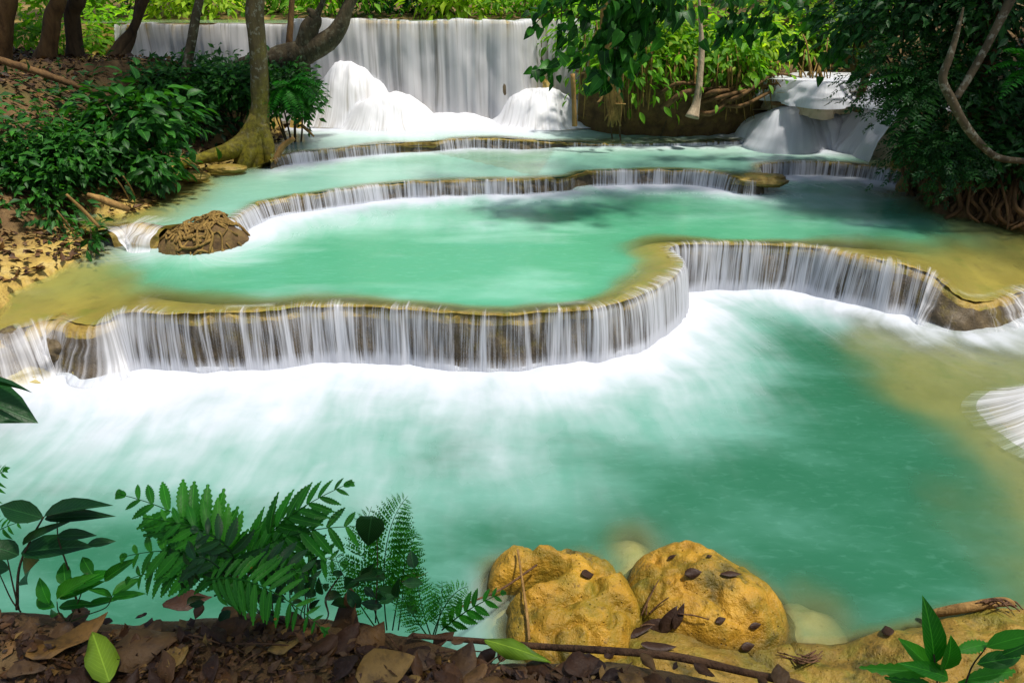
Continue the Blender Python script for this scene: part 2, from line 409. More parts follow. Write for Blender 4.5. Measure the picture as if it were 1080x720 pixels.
M = dict(
    ground=ground_mat(), dead=dead_mat(),
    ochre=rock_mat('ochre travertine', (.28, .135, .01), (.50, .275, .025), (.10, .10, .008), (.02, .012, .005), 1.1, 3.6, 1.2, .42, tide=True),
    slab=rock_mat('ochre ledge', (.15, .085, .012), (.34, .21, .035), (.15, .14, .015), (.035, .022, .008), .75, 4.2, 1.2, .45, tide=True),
    bed1=rock_mat('lower pool bed', (.15, .13, .03), (.28, .24, .07), (.15, .16, .03), (.1, .07, .02), .45, 1.6, .3, .7, False),
    shoal=rock_mat('shoal', (.3, .24, .09), (.44, .37, .16), (.25, .22, .05), (.15, .1, .03), .4, 2.6, .3, .6, False),
    bed=rock_mat('pool bed', (.19, .13, .025), (.34, .26, .055), (.16, .16, .02), (.13, .085, .02), .45, 1.6, .3, .7, False),
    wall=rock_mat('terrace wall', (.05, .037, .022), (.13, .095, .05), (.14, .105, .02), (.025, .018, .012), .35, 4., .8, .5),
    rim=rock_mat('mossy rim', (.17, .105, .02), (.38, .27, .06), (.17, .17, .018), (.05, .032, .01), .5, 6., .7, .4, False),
    pale=rock_mat('pale travertine', (.34, .28, .17), (.5, .43, .3), (.22, .21, .06), (.07, .06, .05), .3, 2.2, .6, .5, False),
    roots=bark_mat('aerial roots', (.07, .04, .012), (.30, .19, .05), scale=14.),
    bank=rock_mat('root bank', (.055, .03, .012), (.15, .09, .03), (.14, .1, .02), (.018, .011, .007), .4, 5., 1., .8, False),
    bark=bark_mat('dark bark', (.02, .013, .007), (.09, .055, .025)),
    brown=bark_mat('brown bark', (.05, .027, .012), (.19, .105, .04)),
    palebark=bark_mat('pale bark', (.22, .16, .1), (.48, .38, .26)),
    mottled=bark_mat('mottled bark', (.04, .032, .018), (.12, .09, .05), lich=.6, lcol=(.28, .27, .2)), gnarl=bark_mat('gnarled bark', (.025, .02, .012), (.1, .075, .04), lich=.3, lcol=(.2, .19, .13)),
    mossy=bark_mat('mossy bark', (.05, .036, .016), (.15, .11, .05), (.22, .19, .016), (.8, 3.0), 7., lich=.35, lcol=(.35, .34, .27)),
    wood=bark_mat('dead wood', (.12, .065, .02), (.34, .2, .065), scale=12.),
    twig=bark_mat('twig', (.05, .025, .014), (.17, .09, .045), scale=20.),
    stem=bark_mat('green stem', (.03, .06, .012), (.08, .12, .03), scale=20.),
    stemd=bark_mat('shrub stem', (.04, .03, .015), (.11, .08, .04), scale=20.),
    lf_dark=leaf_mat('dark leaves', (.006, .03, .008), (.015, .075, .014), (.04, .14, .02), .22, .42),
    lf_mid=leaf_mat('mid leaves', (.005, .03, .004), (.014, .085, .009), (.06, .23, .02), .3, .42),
    lf_sun=leaf_mat('sunlit leaves', (.04, .14, .012), (.13, .34, .02), (.3, .5, .03), .55, .5),  # leaf colour lightened in place of sunlight, like the yellow green below
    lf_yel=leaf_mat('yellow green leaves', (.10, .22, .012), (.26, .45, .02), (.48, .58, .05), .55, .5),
    lf_fern=leaf_mat('fern leaves', (.008, .09, .005), (.02, .19, .009), (.05, .28, .014), .32, .42),
    lf_lime=leaf_mat('bright fern', (.012, .12, .008), (.03, .22, .014), (.06, .32, .02), .35, .38, spots=(.35, .09, .01)),
    lf_deep=leaf_mat('glossy leaves', (.004, .032, .006), (.008, .06, .01), (.015, .09, .016), .12, .4, spec=.25),
    lf_fall=leaf_mat('fallen green leaf', (.16, .3, .02), (.26, .42, .03), (.36, .5, .04), .25, .35),
    fall=curtain_mat('falling water', (.74, .76, .82)),
    fall_far=curtain_mat('far falling water', (.9, .9, .93), 5., 19., .25, .31, .56, .55),
    mound=curtain_mat('water over rock', (.87, .88, .92), 9., 34., .7, .36, .72, .3),
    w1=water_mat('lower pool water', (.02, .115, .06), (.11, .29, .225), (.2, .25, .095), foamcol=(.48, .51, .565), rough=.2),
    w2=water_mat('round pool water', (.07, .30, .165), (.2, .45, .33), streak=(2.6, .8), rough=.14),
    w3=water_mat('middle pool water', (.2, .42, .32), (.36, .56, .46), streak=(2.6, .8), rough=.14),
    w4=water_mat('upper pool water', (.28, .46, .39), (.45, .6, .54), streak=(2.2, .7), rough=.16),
)
# ------------------------------------------------------------------ levels and shore lines (world metres)
Z1, Z2, Z3, Z4, Z5 = 0., .6, .84, 1.02, 2.86
def g3(u, v, z): return list(G(u, v, z)[:2])+[z]
left_shore = [[-4.3, .6, 0], [-4.5, 2.5, 0], [-4.75, 4.6, 0], [-5.0, 5.4, .05], g3(-20, 325, .6), g3(10, 300, .6), g3(55, 284, .6), g3(95, 266, .6), g3(118, 254, .6),
              g3(120, 242, .75), g3(150, 222, Z3), g3(188, 198, Z3), g3(222, 180, Z3), g3(283, 170, Z3), g3(292, 150, Z4), g3(305, 134, Z4), g3(322, 124, Z4),
              [-3.9, 13.15, 1.2], [-5.5, 13.4, 1.5], [-8.1, 13.7, 1.8], [-8.3, 15.1, 2.6]]
back_shore = [[-4.3, 15.0, 2.6], [-3.7, 14.65, 2.4], [-2.4, 14.6, 2.4], [.2, 14.7, 2.4], [.9, 15.4, 2.4], [1.5, 15.2, 1.3]]
right_shore = [g3(625, 121, Z4), g3(650, 127, Z4), g3(700, 130, Z4), g3(770, 131, Z4), g3(806, 127, Z4), [4.5, 13.6, 1.4], [4.8, 14.6, 1.9], [6.7, 14.6, 1.9], [6.3, 12.5, 1.4],
               g3(952, 150, Z4), g3(958, 166, .95), g3(952, 186, Z3), g3(968, 204, .6), g3(1005, 222, .6), g3(1075, 236, .6), [6.9, 8.1, .6], [6.6, 6.8, .6], [6.1, 6.2, .6],
               [5.4, 5.4, .25], [5.0, 4.8, .2], [4.75, 4.0, 0], [4.7, 2.6, 0], [4.6, .6, 0]]
RIVER = np.array(left_shore+back_shore+right_shore)
SHORE = RIVER
# near bank: edge of the level top as seen from the camera
bank_px = [(-160, 634), (-40, 634), (0, 638), (60, 645), (120, 648), (200, 642), (260, 634), (320, 640), (380, 652), (440, 668), (480, 678), (520, 686), (600, 690), (700, 698), (760, 706), (830, 719), (900, 745), (1000, 800), (1080, 850)]
ZB = 1.9
bank_e = np.array([G(u, v, ZB)[:2] for u, v in bank_px])
def bank_top(x, y):
    ye = np.interp(x, bank_e[:, 0], bank_e[:, 1])
    ye = np.where(x > bank_e[-1, 0], bank_e[-1, 1]-(x-bank_e[-1, 0])*.5, ye)
    return y-ye                                                # <0 on the level top
def ground_z(x, y, river_d=None, detail=True):
    q = np.stack([x, y], 1)
    d, zs = seg_near(q, SHORE, True)
    ins = inside(q, RIVER)
    left = x < -3.2
    # beyond the shore the land climbs
    n1 = fbm(x*.8, y*.8, 1., 4); n2 = fbm(x*2.7, y*2.7, 4., 4)
    rise_l = .10*sst(0, .5, d)+1.35*sst(.35, 2.3, d)+.5*sst(2.5, 6, d)
    rise_r = .35*sst(0, .25, d)+1.25*sst(.2, 1.6, d)+.6*sst(2, 6, d)
    rise = np.where(left, rise_l, rise_r)
    # root bank behind the upper pool: a steep face
    rb = (x > 1.2) & (y > 12.9)
    rise = np.where(rb, 1.0*sst(.05, .3, d)+.25*sst(.5, 2, d)+.5*sst(3, 6, d), rise)
    land = zs+rise*(1+.12*n1)+.07*n2*sst(0, .6, d)+.02*fbm(x*8, y*8, 2., 3)+np.where((x < -6.5) & (y > 12.5) & (y < 17), .22*fbm(x*1.6, y*1.6, 12., 4), 0)
    pen = left & (y > 10.5) & (y < 15)
    land = np.where(pen, np.minimum(land, 2.33+.07*n2), land)
    back = (y > 14.5) & (x < 1.5)
    land = np.where(back & ~pen, np.minimum(2.72+.12*sst(16.4, 17.6, y)+.25*sst(17, 22, y)+.06*n2, 4), land)
    far = sst(20, 60, np.hypot(x, y-6))
    land = land+far*3.0*(fbm(x*.02, y*.02, 3., 3)+.6)
    river = zs-.15-np.minimum(1.6, d*1.6)
    z = np.where(ins, river, land)
    # near bank, lifted as one rounded lip
    b = bank_top(x, y)
    k = ZB-.02-1.9*np.clip((b)/.62, 0, 1.45)**1.0*sst(-.02, .30, b)+.03*fbm(x*5, y*5, 8., 4)+.012*fbm(x*19, y*19, 3., 3)-.05*sst(-.12, .0, b)
    nb = np.where((b < 1.0), k, -9)
    near = (np.abs(x) < 9) & (y < 3.2)
    return np.where(near, np.maximum(z, nb), z), d, ins
def axis(parts):
    a = np.unique(np.round(np.concatenate([np.arange(s, e, st) for s, e, st in parts]), 4)); return a
gx = axis([(-400, -60, 40), (-60, -20, 5), (-20, -9.6, .5), (-9.6, -1.7, .09), (-1.7, 1.7, .025), (1.7, 8.4, .09), (8.4, 20, .5), (20, 60, 5), (60, 401, 40)])
gy = axis([(-400, -60, 40), (-60, -10, 5), (-10, -1, .5), (-1, .35, .09), (.35, 2.0, .022), (2., 16.8, .09), (16.8, 30, .45), (30, 70, 5), (70, 500, 40)])
X, Y = np.meshgrid(gx, gy); x, y = X.ravel(), Y.ravel()
z, dsh, ins = ground_z(x, y)
nearshore = np.where(ins, 1, 1-sst(.25, .95+.3*fbm(x*1.5, y*1.5, 7., 3), dsh))*(y > 1.9)*np.where((y > 12.4) & (x > 1.2), .25, 1.)*np.where((x > 4.5) & (y > 5), .35, 1)
lit = ((x < -4.5) & (y > 11.8) & (y < 30)).astype(float)*.6*sst(-.1, .4, fbm(x*.7, y*.7, 2., 3))  # yellowish earth patches, with sunlight painted into the ground colour
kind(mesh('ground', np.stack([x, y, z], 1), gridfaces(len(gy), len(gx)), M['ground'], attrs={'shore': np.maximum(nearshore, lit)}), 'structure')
# ------------------------------------------------------------------ lips
lip1_l = [(-140, 372, .7, .5, .42), (-70, 362, .7, .5, .42), (0, 350, .6, .45, .42), (35, 340, .5, .42, .44), (62, 334, .45, .4, .47), (88, 342, .4, .3, .5), (110, 338, .25, .55, .55), (135, 328, .14, .62), (200, 330, .12, .5), (260, 327, .12, .48), (320, 323, .12, .5),
          (380, 321, .12, .46), (430, 325, .12, .5), (480, 329, .12, .45), (530, 331, .12, .42), (570, 328, .12, .46), (620, 325, .12, .5), (660, 316, .12, .55), (695, 301, .12, .6), (714, 288, .12, .6), (720, 277, .12, .6), (714, 268, .1, .6),
          (704, 262, .1, .6), (712, 258, .1, .58), (740, 256.5, .12, .55), (780, 256.5, .12, .52), (825, 257, .12, .55), (862, 261, .12, .6), (900, 268, .14, .5), (940, 274, .2, .5), (972, 283, .25, .55, .54), (992, 294, .3, .5, .46), (1012, 312, .3, .18, .34),
          (1034, 318, .3, .2, .28), (1058, 314, .3, .5, .28), (1085, 306, .3, .6, .28), (1150, 300, .4, .6, .28)]
def lip(rows, z, wig=1.):
    rows = [(*q, z)[:5] for q in rows]
    a = np.array([list(G(u, v, zz)[:2])+[o, d, zz] for u, v, o, d, zz in rows]); return liparr(a, .02, wig)
def liparr(a, ds=.025, wig=1.):
    r, s = resample(a, ds); n = normals2(r); k = r[:, 4].mean()*7
    p = r[:, :2]+n*(wig*(.035*fbm(s*1.9, k, 1., 3)+.016*fbm(s*7., k, 3., 3)))[:, None]
    zz = r[:, 4]+wig*(.014*fbm(s*2.6, k, 5., 3)+.009*fbm(s*9., k, 8., 3))
    return p, s, r[:, 2], np.clip(r[:, 3], 0, 1), normals2(p), zz, r[:, 4]
L1 = lip(lip1_l, Z2)
lip2_a = [(226, 236, .15, .3), (244, 231, .15, .62), (258, 222, .12, .6), (274, 215, .1, .5), (300, 208, .1, .5), (330, 204, .08, .48), (370, 198.5, .08, .5), (420, 193, .08, .45), (470, 190.5, .08, .5), (520, 189, .08, .45), (560, 188, .08, .5), (598, 186, .08, .4), (612, 181, .06, .3), (640, 179.5, .08, .5),
          (680, 178.5, .08, .5), (720, 179, .08, .48), (760, 183, .08, .5), (788, 189, .1, .3), (806, 187, .1, .2), (801, 178, .06, .3), (806, 172.5, .06, .5), (840, 170.5, .08, .55), (880, 171, .08, .5), (920, 174.5, .08, .5), (962, 181, .08, .5)]
L2 = lip(lip2_a, Z3)
lip3_a = [(286, 167, .08, .5), (300, 162.5, .08, .5), (340, 158, .07, .48), (400, 152, .06, .42), (450, 149.3, .06, .4), (500, 146, .06, .5), (550, 147, .06, .45), (590, 149.5, .05, .3, .95), (640, 151.5, .04, .4, .90), (700, 151.5, .04, .45, .89), (750, 150, .04, .5, .9), (785, 148, .04, .5, .92), (805, 144, .05, .5, .94), (824, 137, .05, .5, .96)]
L3 = lip(lip3_a, Z4)
YM = .45
LM = (lambda a: liparr(np.array([(x_*1.03, y_+YM, o_, d_, Z5-(.09 if x_ < -4.2 else 0)) for x_, y_, o_, d_ in a]), .025, 3.0))(
    [(-7.6, 14.3, .25, .7), (-7.0, 14.22, .25, .6), (-6.2, 14.2, .25, .5), (-5.2, 14.15, .22, .62), (-4.4, 14.0, .2, .7), (-3.9, 13.72, .2, .6), (-3.2, 13.62, .2, .6), (-2.5, 13.58, .22, .52), (-1.7, 13.56, .22, .6), (-1., 13.58, .22, .55), (-.3, 13.62, .22, .62), (.15, 13.75, .2, .62), (.38, 14.02, .15, .62), (.6, 14.32, .15, .55), (1.05, 14.45, .15, .5), (1.6, 14.5, .15, .45)])
def curtain(name, L, zt, zb, mat, parent=None, rows=16, fold=.018, inner=.14, i0=None, i1=None, bumpy=0., shift=0., dens=None, ufreq=9.):
    p, s, out, dn, n, zt = L[:6]
    sl = slice(i0, i1); zt = zt[sl]; p, s, out, dn, n = p[sl], s[sl], out[sl], dn[sl], n[sl]
    zb = np.broadcast_to(zb, len(p)); H = zt-zb
    drop0 = .035*fbm(s*1.3, 3., shift, 3)
    V = []; UVs = []; A = []
    t = np.r_[np.linspace(-1, 0, 4)[:-1], np.linspace(0, 1, rows)**1.35]
    f1 = fbm(s*ufreq, .5, shift, 3); f2 = fbm(s*ufreq*.25, 2.5, shift, 3); f3 = fbm(s*1.6, 7.5, shift, 3)
    for k in t:
        if k < 0: off = np.full(len(p), k*inner); z = zt+.006; tt = 0
        else:
            tt = k; off = out*np.sqrt(k)*(1+.25*f2)+fold*f1*min(1, k*4)+fold*2*f2*min(1, k*3)
            z = zt+.006-H*k+(drop0*min(1, k*6)*(1-k))
            if bumpy: off = off+bumpy*fbm(s*2.3, k*2.2, 5.+shift, 3)*min(1, 3*k)*(1-.3*k); z = z+bumpy*.5*fbm(s*3.1, k*2.5, 9., 3)*np.sin(np.pi*k)
        V.append(np.c_[p+n*off[:, None], z]); UVs.append(np.c_[s+shift, np.full(len(p), max(0, tt)*H.mean()-(.0 if k >= 0 else -k*inner))])
        a = (dn if dens is None else np.full(len(p), dens))
        if k < 0: a = a-.14+.2*k+.22*f3                            # sheet still thin on the brink
        else: a = a+.24*f3-.16*(1-sst(0., .14, np.array([k]))[0])+.3*sst(.7, 1.0, np.array([k]))[0]
        A.append(a)
    return mesh(name, np.vstack(V), gridfaces(len(t), len(p)), mat, parent, {'dens': np.concatenate(A)}, np.vstack(UVs))
def rockwall(name, L, zt, zb, mat, parent=None, rows=14, i0=None, i1=None, back=.5, lump=.05, inset=.05, rimmat=None, reach=.8):
    p, s, out, dn, n, zt = L[:6]
    sl = slice(i0, i1); zt = zt[sl]; p, s, out, n = p[sl], s[sl], out[sl], n[sl]
    V = []; H = zt-zb; mi = []; jag = .5+.5*fbm(s*1.4, 5., 2., 3)
    for k in np.linspace(-back, 0, 5)[:-1]:
        z = zt-.014-.12*(-k/back)**1.0+.07*fbm(p[:, 0]*5, p[:, 1]*5, 6., 4)*np.exp(k/.25)*1.2
        V.append(np.c_[p+n*k, z]); mi.append(1)
    for k in np.linspace(0, 1, rows):
        off = out*np.sqrt(k)*reach-inset*(1-.3*k)+lump*1.5*fbm(s*2.6, k*1.6, 1., 4)+.035*fbm(s*9, k*4, 2., 4)
        z = zt-.012-(H+.15)*k+.03*fbm(s*6, k*2, 12., 3)
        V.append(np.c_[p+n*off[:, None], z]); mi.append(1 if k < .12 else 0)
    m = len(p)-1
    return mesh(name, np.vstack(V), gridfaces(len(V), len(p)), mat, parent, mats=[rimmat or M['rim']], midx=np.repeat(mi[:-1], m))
# ------------------------------------------------------------------ pools: bed and water share one triangulation
def smooth_flow(q, src, power=3.2):
    """distance to the falls and a smooth coordinate along them"""
    S = src[::6]; d = np.full(len(q), 1e9); u = np.zeros(len(q)); st = np.zeros(len(q))
    for a in range(0, len(q), 3000):
        D = np.sqrt(((q[a:a+3000, None, :2]-S[None, :, :2])**2).sum(2))+.02
        w = D**-power; W = w.sum(1)
        d[a:a+3000] = D.min(1); u[a:a+3000] = (w*S[None, :, 2]).sum(1)/W; st[a:a+3000] = (w*S[None, :, 3]).sum(1)/W
    return d, u, st
def base_line(L, reach=1.0, st=1., i0=None, i1=None, s0=0., dens=False):
    p, s, out, dn, n = L[:5]; sl = slice(i0, i1)
    return np.c_[p[sl]+n[sl]*(out[sl]*reach)[:, None], s[sl]+s0, np.full(len(p[sl]), st)*(np.clip(dn[sl]*1.9, .15, 1.1) if dens else 1)]
def pool(name, boundary, zl, step, depthf, src, foamf, mat, bed=True, hump=.05, drop=None):
    b = np.asarray(boundary); keep = [0]
    for i in range(1, len(b)):
        if np.hypot(*(b[i]-b[keep[-1]])) > step*.55: keep.append(i)
    b = b[keep]
    lo, hi = b.min(0), b.max(0)
    xs, ys = np.meshgrid(np.arange(lo[0], hi[0], step), np.arange(lo[1], hi[1], step*.87))
    xs[1::2] += step/2
    q = np.stack([xs.ravel(), ys.ravel()], 1); q = q[inside(q, b)]
    d, _ = nearest(q, b[::1]); q = q[d > step*.45]
    allp = [Vector(v) for v in b]+[Vector(v) for v in q]
    n = len(b)
    vs, _, fs, *_r = geometry.delaunay_2d_cdt(allp, [(i, (i+1) % n) for i in range(n)], [], 1, 1e-5)
    V = np.array([[v.x, v.y] for v in vs]); F = np.array([f for f in fs if len(f) == 3])
    finish_pool(name, V, F, zl, depthf, src, foamf, mat, bed, hump, drop)
def idw(V, pts, vals, step=6, pw=3.):
    w2 = np.zeros(len(V)); s2 = np.zeros(len(V))
    for a2 in range(0, len(pts), step):
        q2 = (np.hypot(V[:, 0]-pts[a2, 0], V[:, 1]-pts[a2, 1])+.04)**-pw; w2 += q2; s2 += q2*vals[a2]
    return s2/w2
def finish_pool(name, V, F, zl, depthf, src, foamf, mat, bed, hump, drop=None):
    a, b_, c = V[F[:, 0]], V[F[:, 1]], V[F[:, 2]]
    cr = (b_[:, 0]-a[:, 0])*(c[:, 1]-a[:, 1])-(b_[:, 1]-a[:, 1])*(c[:, 0]-a[:, 0])
    F = np.where((cr < 0)[:, None], F[:, ::-1], F)
    dep = depthf(V); d, u, st = smooth_flow(V, src); fo = foamf(V, d, u)*st
    gz = ground_z(V[:, 0], V[:, 1])[0]
    dd = np.minimum(dep, zl-gz)
    for rf in ROCKF: dd = np.minimum(dd, zl-rf(V[:, 0], V[:, 1]))
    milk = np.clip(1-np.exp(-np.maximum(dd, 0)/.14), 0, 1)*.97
    dz = 0.
    if drop is not None:
        d2, i2 = nearest(V, drop[0]); dz = idw(V, drop[0], zl-drop[6])*(1-sst(.0, 1.9, d2))
    z = zl-dz+hump*np.clip(fo, 0, 1.2)*(.7+.6*fbm(V[:, 0]*2.2, V[:, 1]*2.2, 2., 3))+.004*fbm(V[:, 0]*1.3, V[:, 1]*2, 1., 3)
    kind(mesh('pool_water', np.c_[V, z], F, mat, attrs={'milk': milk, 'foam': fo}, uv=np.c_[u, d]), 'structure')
    if bed:
        zb = zl-dz-dep+.02*fbm(V[:, 0]*4, V[:, 1]*4, 3., 4)
        kind(mesh('pool_bed', np.c_[V, zb], F, M['bed1'] if zl == 0 else M['bed']), 'structure')
ROCKF = []
# ------------------------------------------------------------------ boulders by the near shore (height fields with real thickness)
def dome(x, y, cx, cy, rx, ry, h, rot=0., p=2.4, q=1.6):
    c, s = math.cos(rot), math.sin(rot); dx, dy = x-cx, y-cy
    a, b = (dx*c+dy*s)/rx, (-dx*s+dy*c)/ry
    r = (np.abs(a)**p+np.abs(b)**p)**(1/p)
    return np.where(r < 1, h*np.maximum(0, 1-r**p)**(1/q), -1.2*(r-1)*h*2.2)
def smax(a, b, k=14.): return np.logaddexp(a*k, b*k)/k
def gd(u, v, z): return G(u, v, z)[:2]
cA, cB, cC = gd(578, 583, .30), gd(597, 632, .22), gd(743, 604, .25)
cN = gd(655, 598, .2)
def f_left(x, y):
    a = dome(x, y, cA[0], cA[1], .37, .26, .28, -.15, 2.6, 1.7)
    b = dome(x, y, cB[0]+.03, cB[1]+.02, .36, .34, .22, -.2, 2.6, 1.6)
    c = dome(x, y, gd(640, 602, .2)[0], gd(640, 600, .2)[1]-.03, .14, .33, .20, .35)
    z = smax(smax(a, b, 26), c, 22)
    # crevice running in from the water side
    px, py = gd(548, 607, .2); dx, dy = x-px, y-py
    lx = dx*math.cos(.22)+dy*math.sin(.22); ly = -dx*math.sin(.22)+dy*math.cos(.22)
    z = z-.30*np.exp(-(ly/.06)**2)*sst(-.35, -.05, lx)*(1-sst(.12, .36, lx))
    return z+.075*fbm(x*3.9, y*3.9, 3., 4)-.04*np.exp(-(fbm(x*3.1, y*3.1, 21., 3)/.05)**2)+.018*fbm(x*15, y*15, 5., 3)-.02*sst(.1, .5, fbm(x*9, y*9, 1., 3))
def f_right(x, y):
    a = dome(x, y, cC[0], cC[1]+.02, .43, .34, .27, -.30, 2.5, 1.6)
    b = dome(x, y, gd(770, 630, .15)[0], gd(770, 630, .15)[1], .33, .27, .19, -.3, 2.4, 1.6)
    z = smax(a, b, 20)
    z = z-.018*np.sin((y*CP-x*.3)*60+3*fbm(x*3, y*3, 1., 2))*sst(.2, .33, z)*.35
    return z+.075*fbm(x*3.6, y*3.6, 13., 4)-.035*np.exp(-(fbm(x*3.1, y*3.1, 25., 3)/.05)**2)+.018*fbm(x*15, y*15, 6., 3)-.02*sst(.1, .5, fbm(x*9, y*9, 2., 3))
def f_sub(x, y):                                                # boulder below the surface
    c = gd(858, 648, 0); r2 = ((x-c[0]+.1*fbm(x*3, y*3, 1., 3))/.34)**2+((y-c[1]+.1*fbm(x*3, y*3, 5., 3))/.34)**2
    return -.05-.6*(1-np.exp(-r2*.55))+.05*fbm(x*5, y*5, 3., 4)
def f_sub2(x, y):                                              # pale flank under water left of the left boulder
    c = gd(538, 640, 0); c2 = gd(668, 570, 0)
    a = -.07-.6*(1-np.exp(-.5*(((x-c[0])/.30)**2+((y-c[1])/.42)**2))); b = -.04-.6*(1-np.exp(-.6*(((x-c2[0])/.30)**2+((y-c2[1]+.1)/.42)**2)))
    return smax(a, b, 20)+.04*fbm(x*4, y*4, 9., 4)
led = np.array([gd(u, v, .1) for u, v in [(560, 690), (620, 672), (680, 640), (740, 640), (790, 655), (830, 668), (880, 668), (930, 660), (975, 652), (1020, 640), (1085, 636), (1170, 630), (1250, 620)]])
def f_ledge(x, y):
    ye = np.interp(x, led[:, 0], led[:, 1]); b = ye-y
    h = .17*sst(-.14, .10, b)+.08*sst(.1, .6, b)+.16*sst(1.7, 2.1, x)*sst(-.1, .25, b)
    e = sst(led[0, 0]-.15, led[0, 0]+.2, x)
    return (h-.10)*e-.6*(1-e)-.7*sst(.0, -.35, b)+.10*fbm(x*2.4, y*2.4, 8., 4)+.03*fbm(x*8, y*8, 2., 4)-.04*np.exp(-(fbm(x*2.3, y*2.3, 31., 3)/.05)**2)
def rock_grid(name, f, x0, x1, y0, y1, st, mat, label, zmin=-.55):
    xs, ys = np.arange(x0, x1, st), np.arange(y0, y1, st); X, Y = np.meshgrid(xs, ys)
    z = np.maximum(f(X.ravel(), Y.ravel()), zmin)
    F = gridfaces(len(ys), len(xs)); F = F[(z[F].max(1) > zmin+.01)]
    c = np.array([(x0+x1)/2, (y0+y1)/2, 0.])
    # closed underside so the rock is a solid
    V = np.c_[X.ravel(), Y.ravel(), z]; used = np.unique(F); mp = np.full(len(V), -1); mp[used] = np.arange(len(used)); V = V[used]; F = mp[F]
    o = mesh(name, V-c, F, mat); o.location = c
    return thing(o, label, 'rock')
rock_grid('boulder', f_left, cA[0]-.6, cA[0]+.95, 2.2, 3.9, .012, M['ochre'], 'ochre boulder with a deep crevice and a stick leaning on it, beside the near bank')
rock_grid('boulder', f_right, cC[0]-.62, cC[0]+.8, 2.2, 3.9, .012, M['ochre'], 'smooth domed ochre boulder with a few dark leaves on top')
rock_grid('boulder', f_sub, .9, 2.3, 2.0, 3.8, .02, M['shoal'], 'pale boulder lying under the green water beside the domed boulder')
rock_grid('rock_ledge', f_ledge, led[0, 0]-.3, 3.6, .8, 3.4, .02, M['slab'], 'low yellow brown rock ledge along the near shore at the bottom right')
kind(rock_grid('submerged_rock', f_sub2, -.8, 1.5, 2.0, 4.2, .02, M['shoal'], 'pale shoal under shallow water around the crevice boulder'), 'thing')
bedpale = f_sub2
ROCKF += [f_left, f_right, f_sub, f_sub2, f_ledge]
# root bound rock in the middle left
rc = G(207, 233, .9)
def f_rootrock(x, y): return .6+dome(x, y, rc[0]+.02, rc[1]+.06, .54, .38, .28, .2, 2.2, 1.5)-.02+.16*fbm(x*2.6, y*2.6, 3., 4)+.03*fbm(x*14, y*14, 2., 3)
# ------------------------------------------------------------------ lower pool
src1 = np.vstack([base_line(L1, 1.1, 1., dens=True)]); src1[:, 3] = np.maximum(src1[:, 3], .75)
def depth1(V):
    x, y = V[:, 0], V[:, 1]
    n = fbm(x*1.1, y*1.1, 2., 4)
    right = sst(2.2, 3.9, x+.5*n-.10*(y-4))
    d = .85*(1-right)**1.5+.06*right
    front = sst(2.0, 2.75, y-.10*n); d = d*(.12+.88*front) if False else d
    left = 1-sst(-4.6, -3.2, x+.4*n); d = d*(1-.82*left*(1-sst(5.0, 5.6, y)))
    return np.maximum(.03, d+.05*n*(1-right))
def foam1(V, d, u):
    x, y = V[:, 0], V[:, 1]
    a = .82*np.exp(-(np.maximum(d-.02, 0)/.42)**1.3)+.33*np.exp(-(np.maximum(d-.1, 0)/1.3)**2)
    a = a*(1-.35*sst(1.0, 3.2, x)*sst(.5, 1.6, d))
    # drift across the middle and the left arm of the pool
    cx, cy = G(620, 410, 0)[:2]; a += .30*np.exp(-((x-cx)/1.5)**2-((y-cy)/.6)**2)
    cx, cy = G(200, 440, 0)[:2]; a += .52*np.exp(-((x-cx)/1.7)**2-((y-cy)/.75)**2)
    cx, cy = G(330, 520, 0)[:2]; a += .24*np.exp(-((x-cx)/1.3)**2-((y-cy)/.65)**2)
    a += (.10+.10*fbm(x*.9, y*1.5, 6., 3))*(1-sst(.8, 2.6, x))+.03
    cx, cy = G(540, 470, 0)[:2]; a += .14*np.exp(-((x-cx)/.4)**2-((y-cy)/.45)**2)
    # ring of bubbles round the boulders
    ox, oy = G(515, 640, 0)[:2]; a += .42*np.exp(-((x-ox)/.22)**2-((y-oy)/.32)**2)
    return a
xs, ys = np.arange(-5.6, 5.8, .05), np.arange(.9, 8.8, .045)
X, Y = np.meshgrid(xs, ys); V = np.stack([X.ravel(), Y.ravel()], 1); F = gridfaces(len(ys), len(xs)); F = np.vstack([F[:, :3], F[:, [0, 2, 3]]])
in1 = np.vstack([L1[0]+L1[4]*-.25, [[8, 14], [-8, 14]]])
cov = inside(V, in1); F = F[~cov[F].all(1)]; us = np.unique(F); mp = np.full(len(V), -1); mp[us] = np.arange(len(us)); V = V[us]; F = mp[F]
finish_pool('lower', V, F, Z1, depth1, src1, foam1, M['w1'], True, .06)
# ------------------------------------------------------------------ round pool
rim1 = resample(np.array([list(G(u, v, Z2)[:2])+[w] for u, v, w in
    [(-140, 372, 1.), (0, 346, 1.5), (62, 328, 1.4), (110, 338, 1.1), (200, 330, .65), (320, 323, .32), (430, 325, .22), (530, 331, .16), (620, 325, .22), (680, 308, .4), (720, 277, .75), (704, 262, .6), (740, 256.5, .22), (825, 257, .22), (900, 268, .8), (972, 281, 1.4), (1012, 309, 2.0), (1085, 300, 2.2), (1150, 296, 2.2)]]), .02)[0]
def shore_d(V): return seg_near(V, SHORE, True)[0]
def depth2(V):
    d, i = nearest(V, L1[0]); w = 1.5*idw(V, rim1, rim1[:, 2])*(1+.35*fbm(V[:, 0]*1.7, V[:, 1]*1.7, 5., 3))
    k = sst(.0, 1., d/np.maximum(w, .05)); sd = shore_d(V)
    sh = sst(.0, 1.7, sd+.25*fbm(V[:, 0]*2, V[:, 1]*2, 1., 3))
    return .016+.035*sst(0, .5, d/w)+.55*k**3*sh*sst(.0, .25, sd)
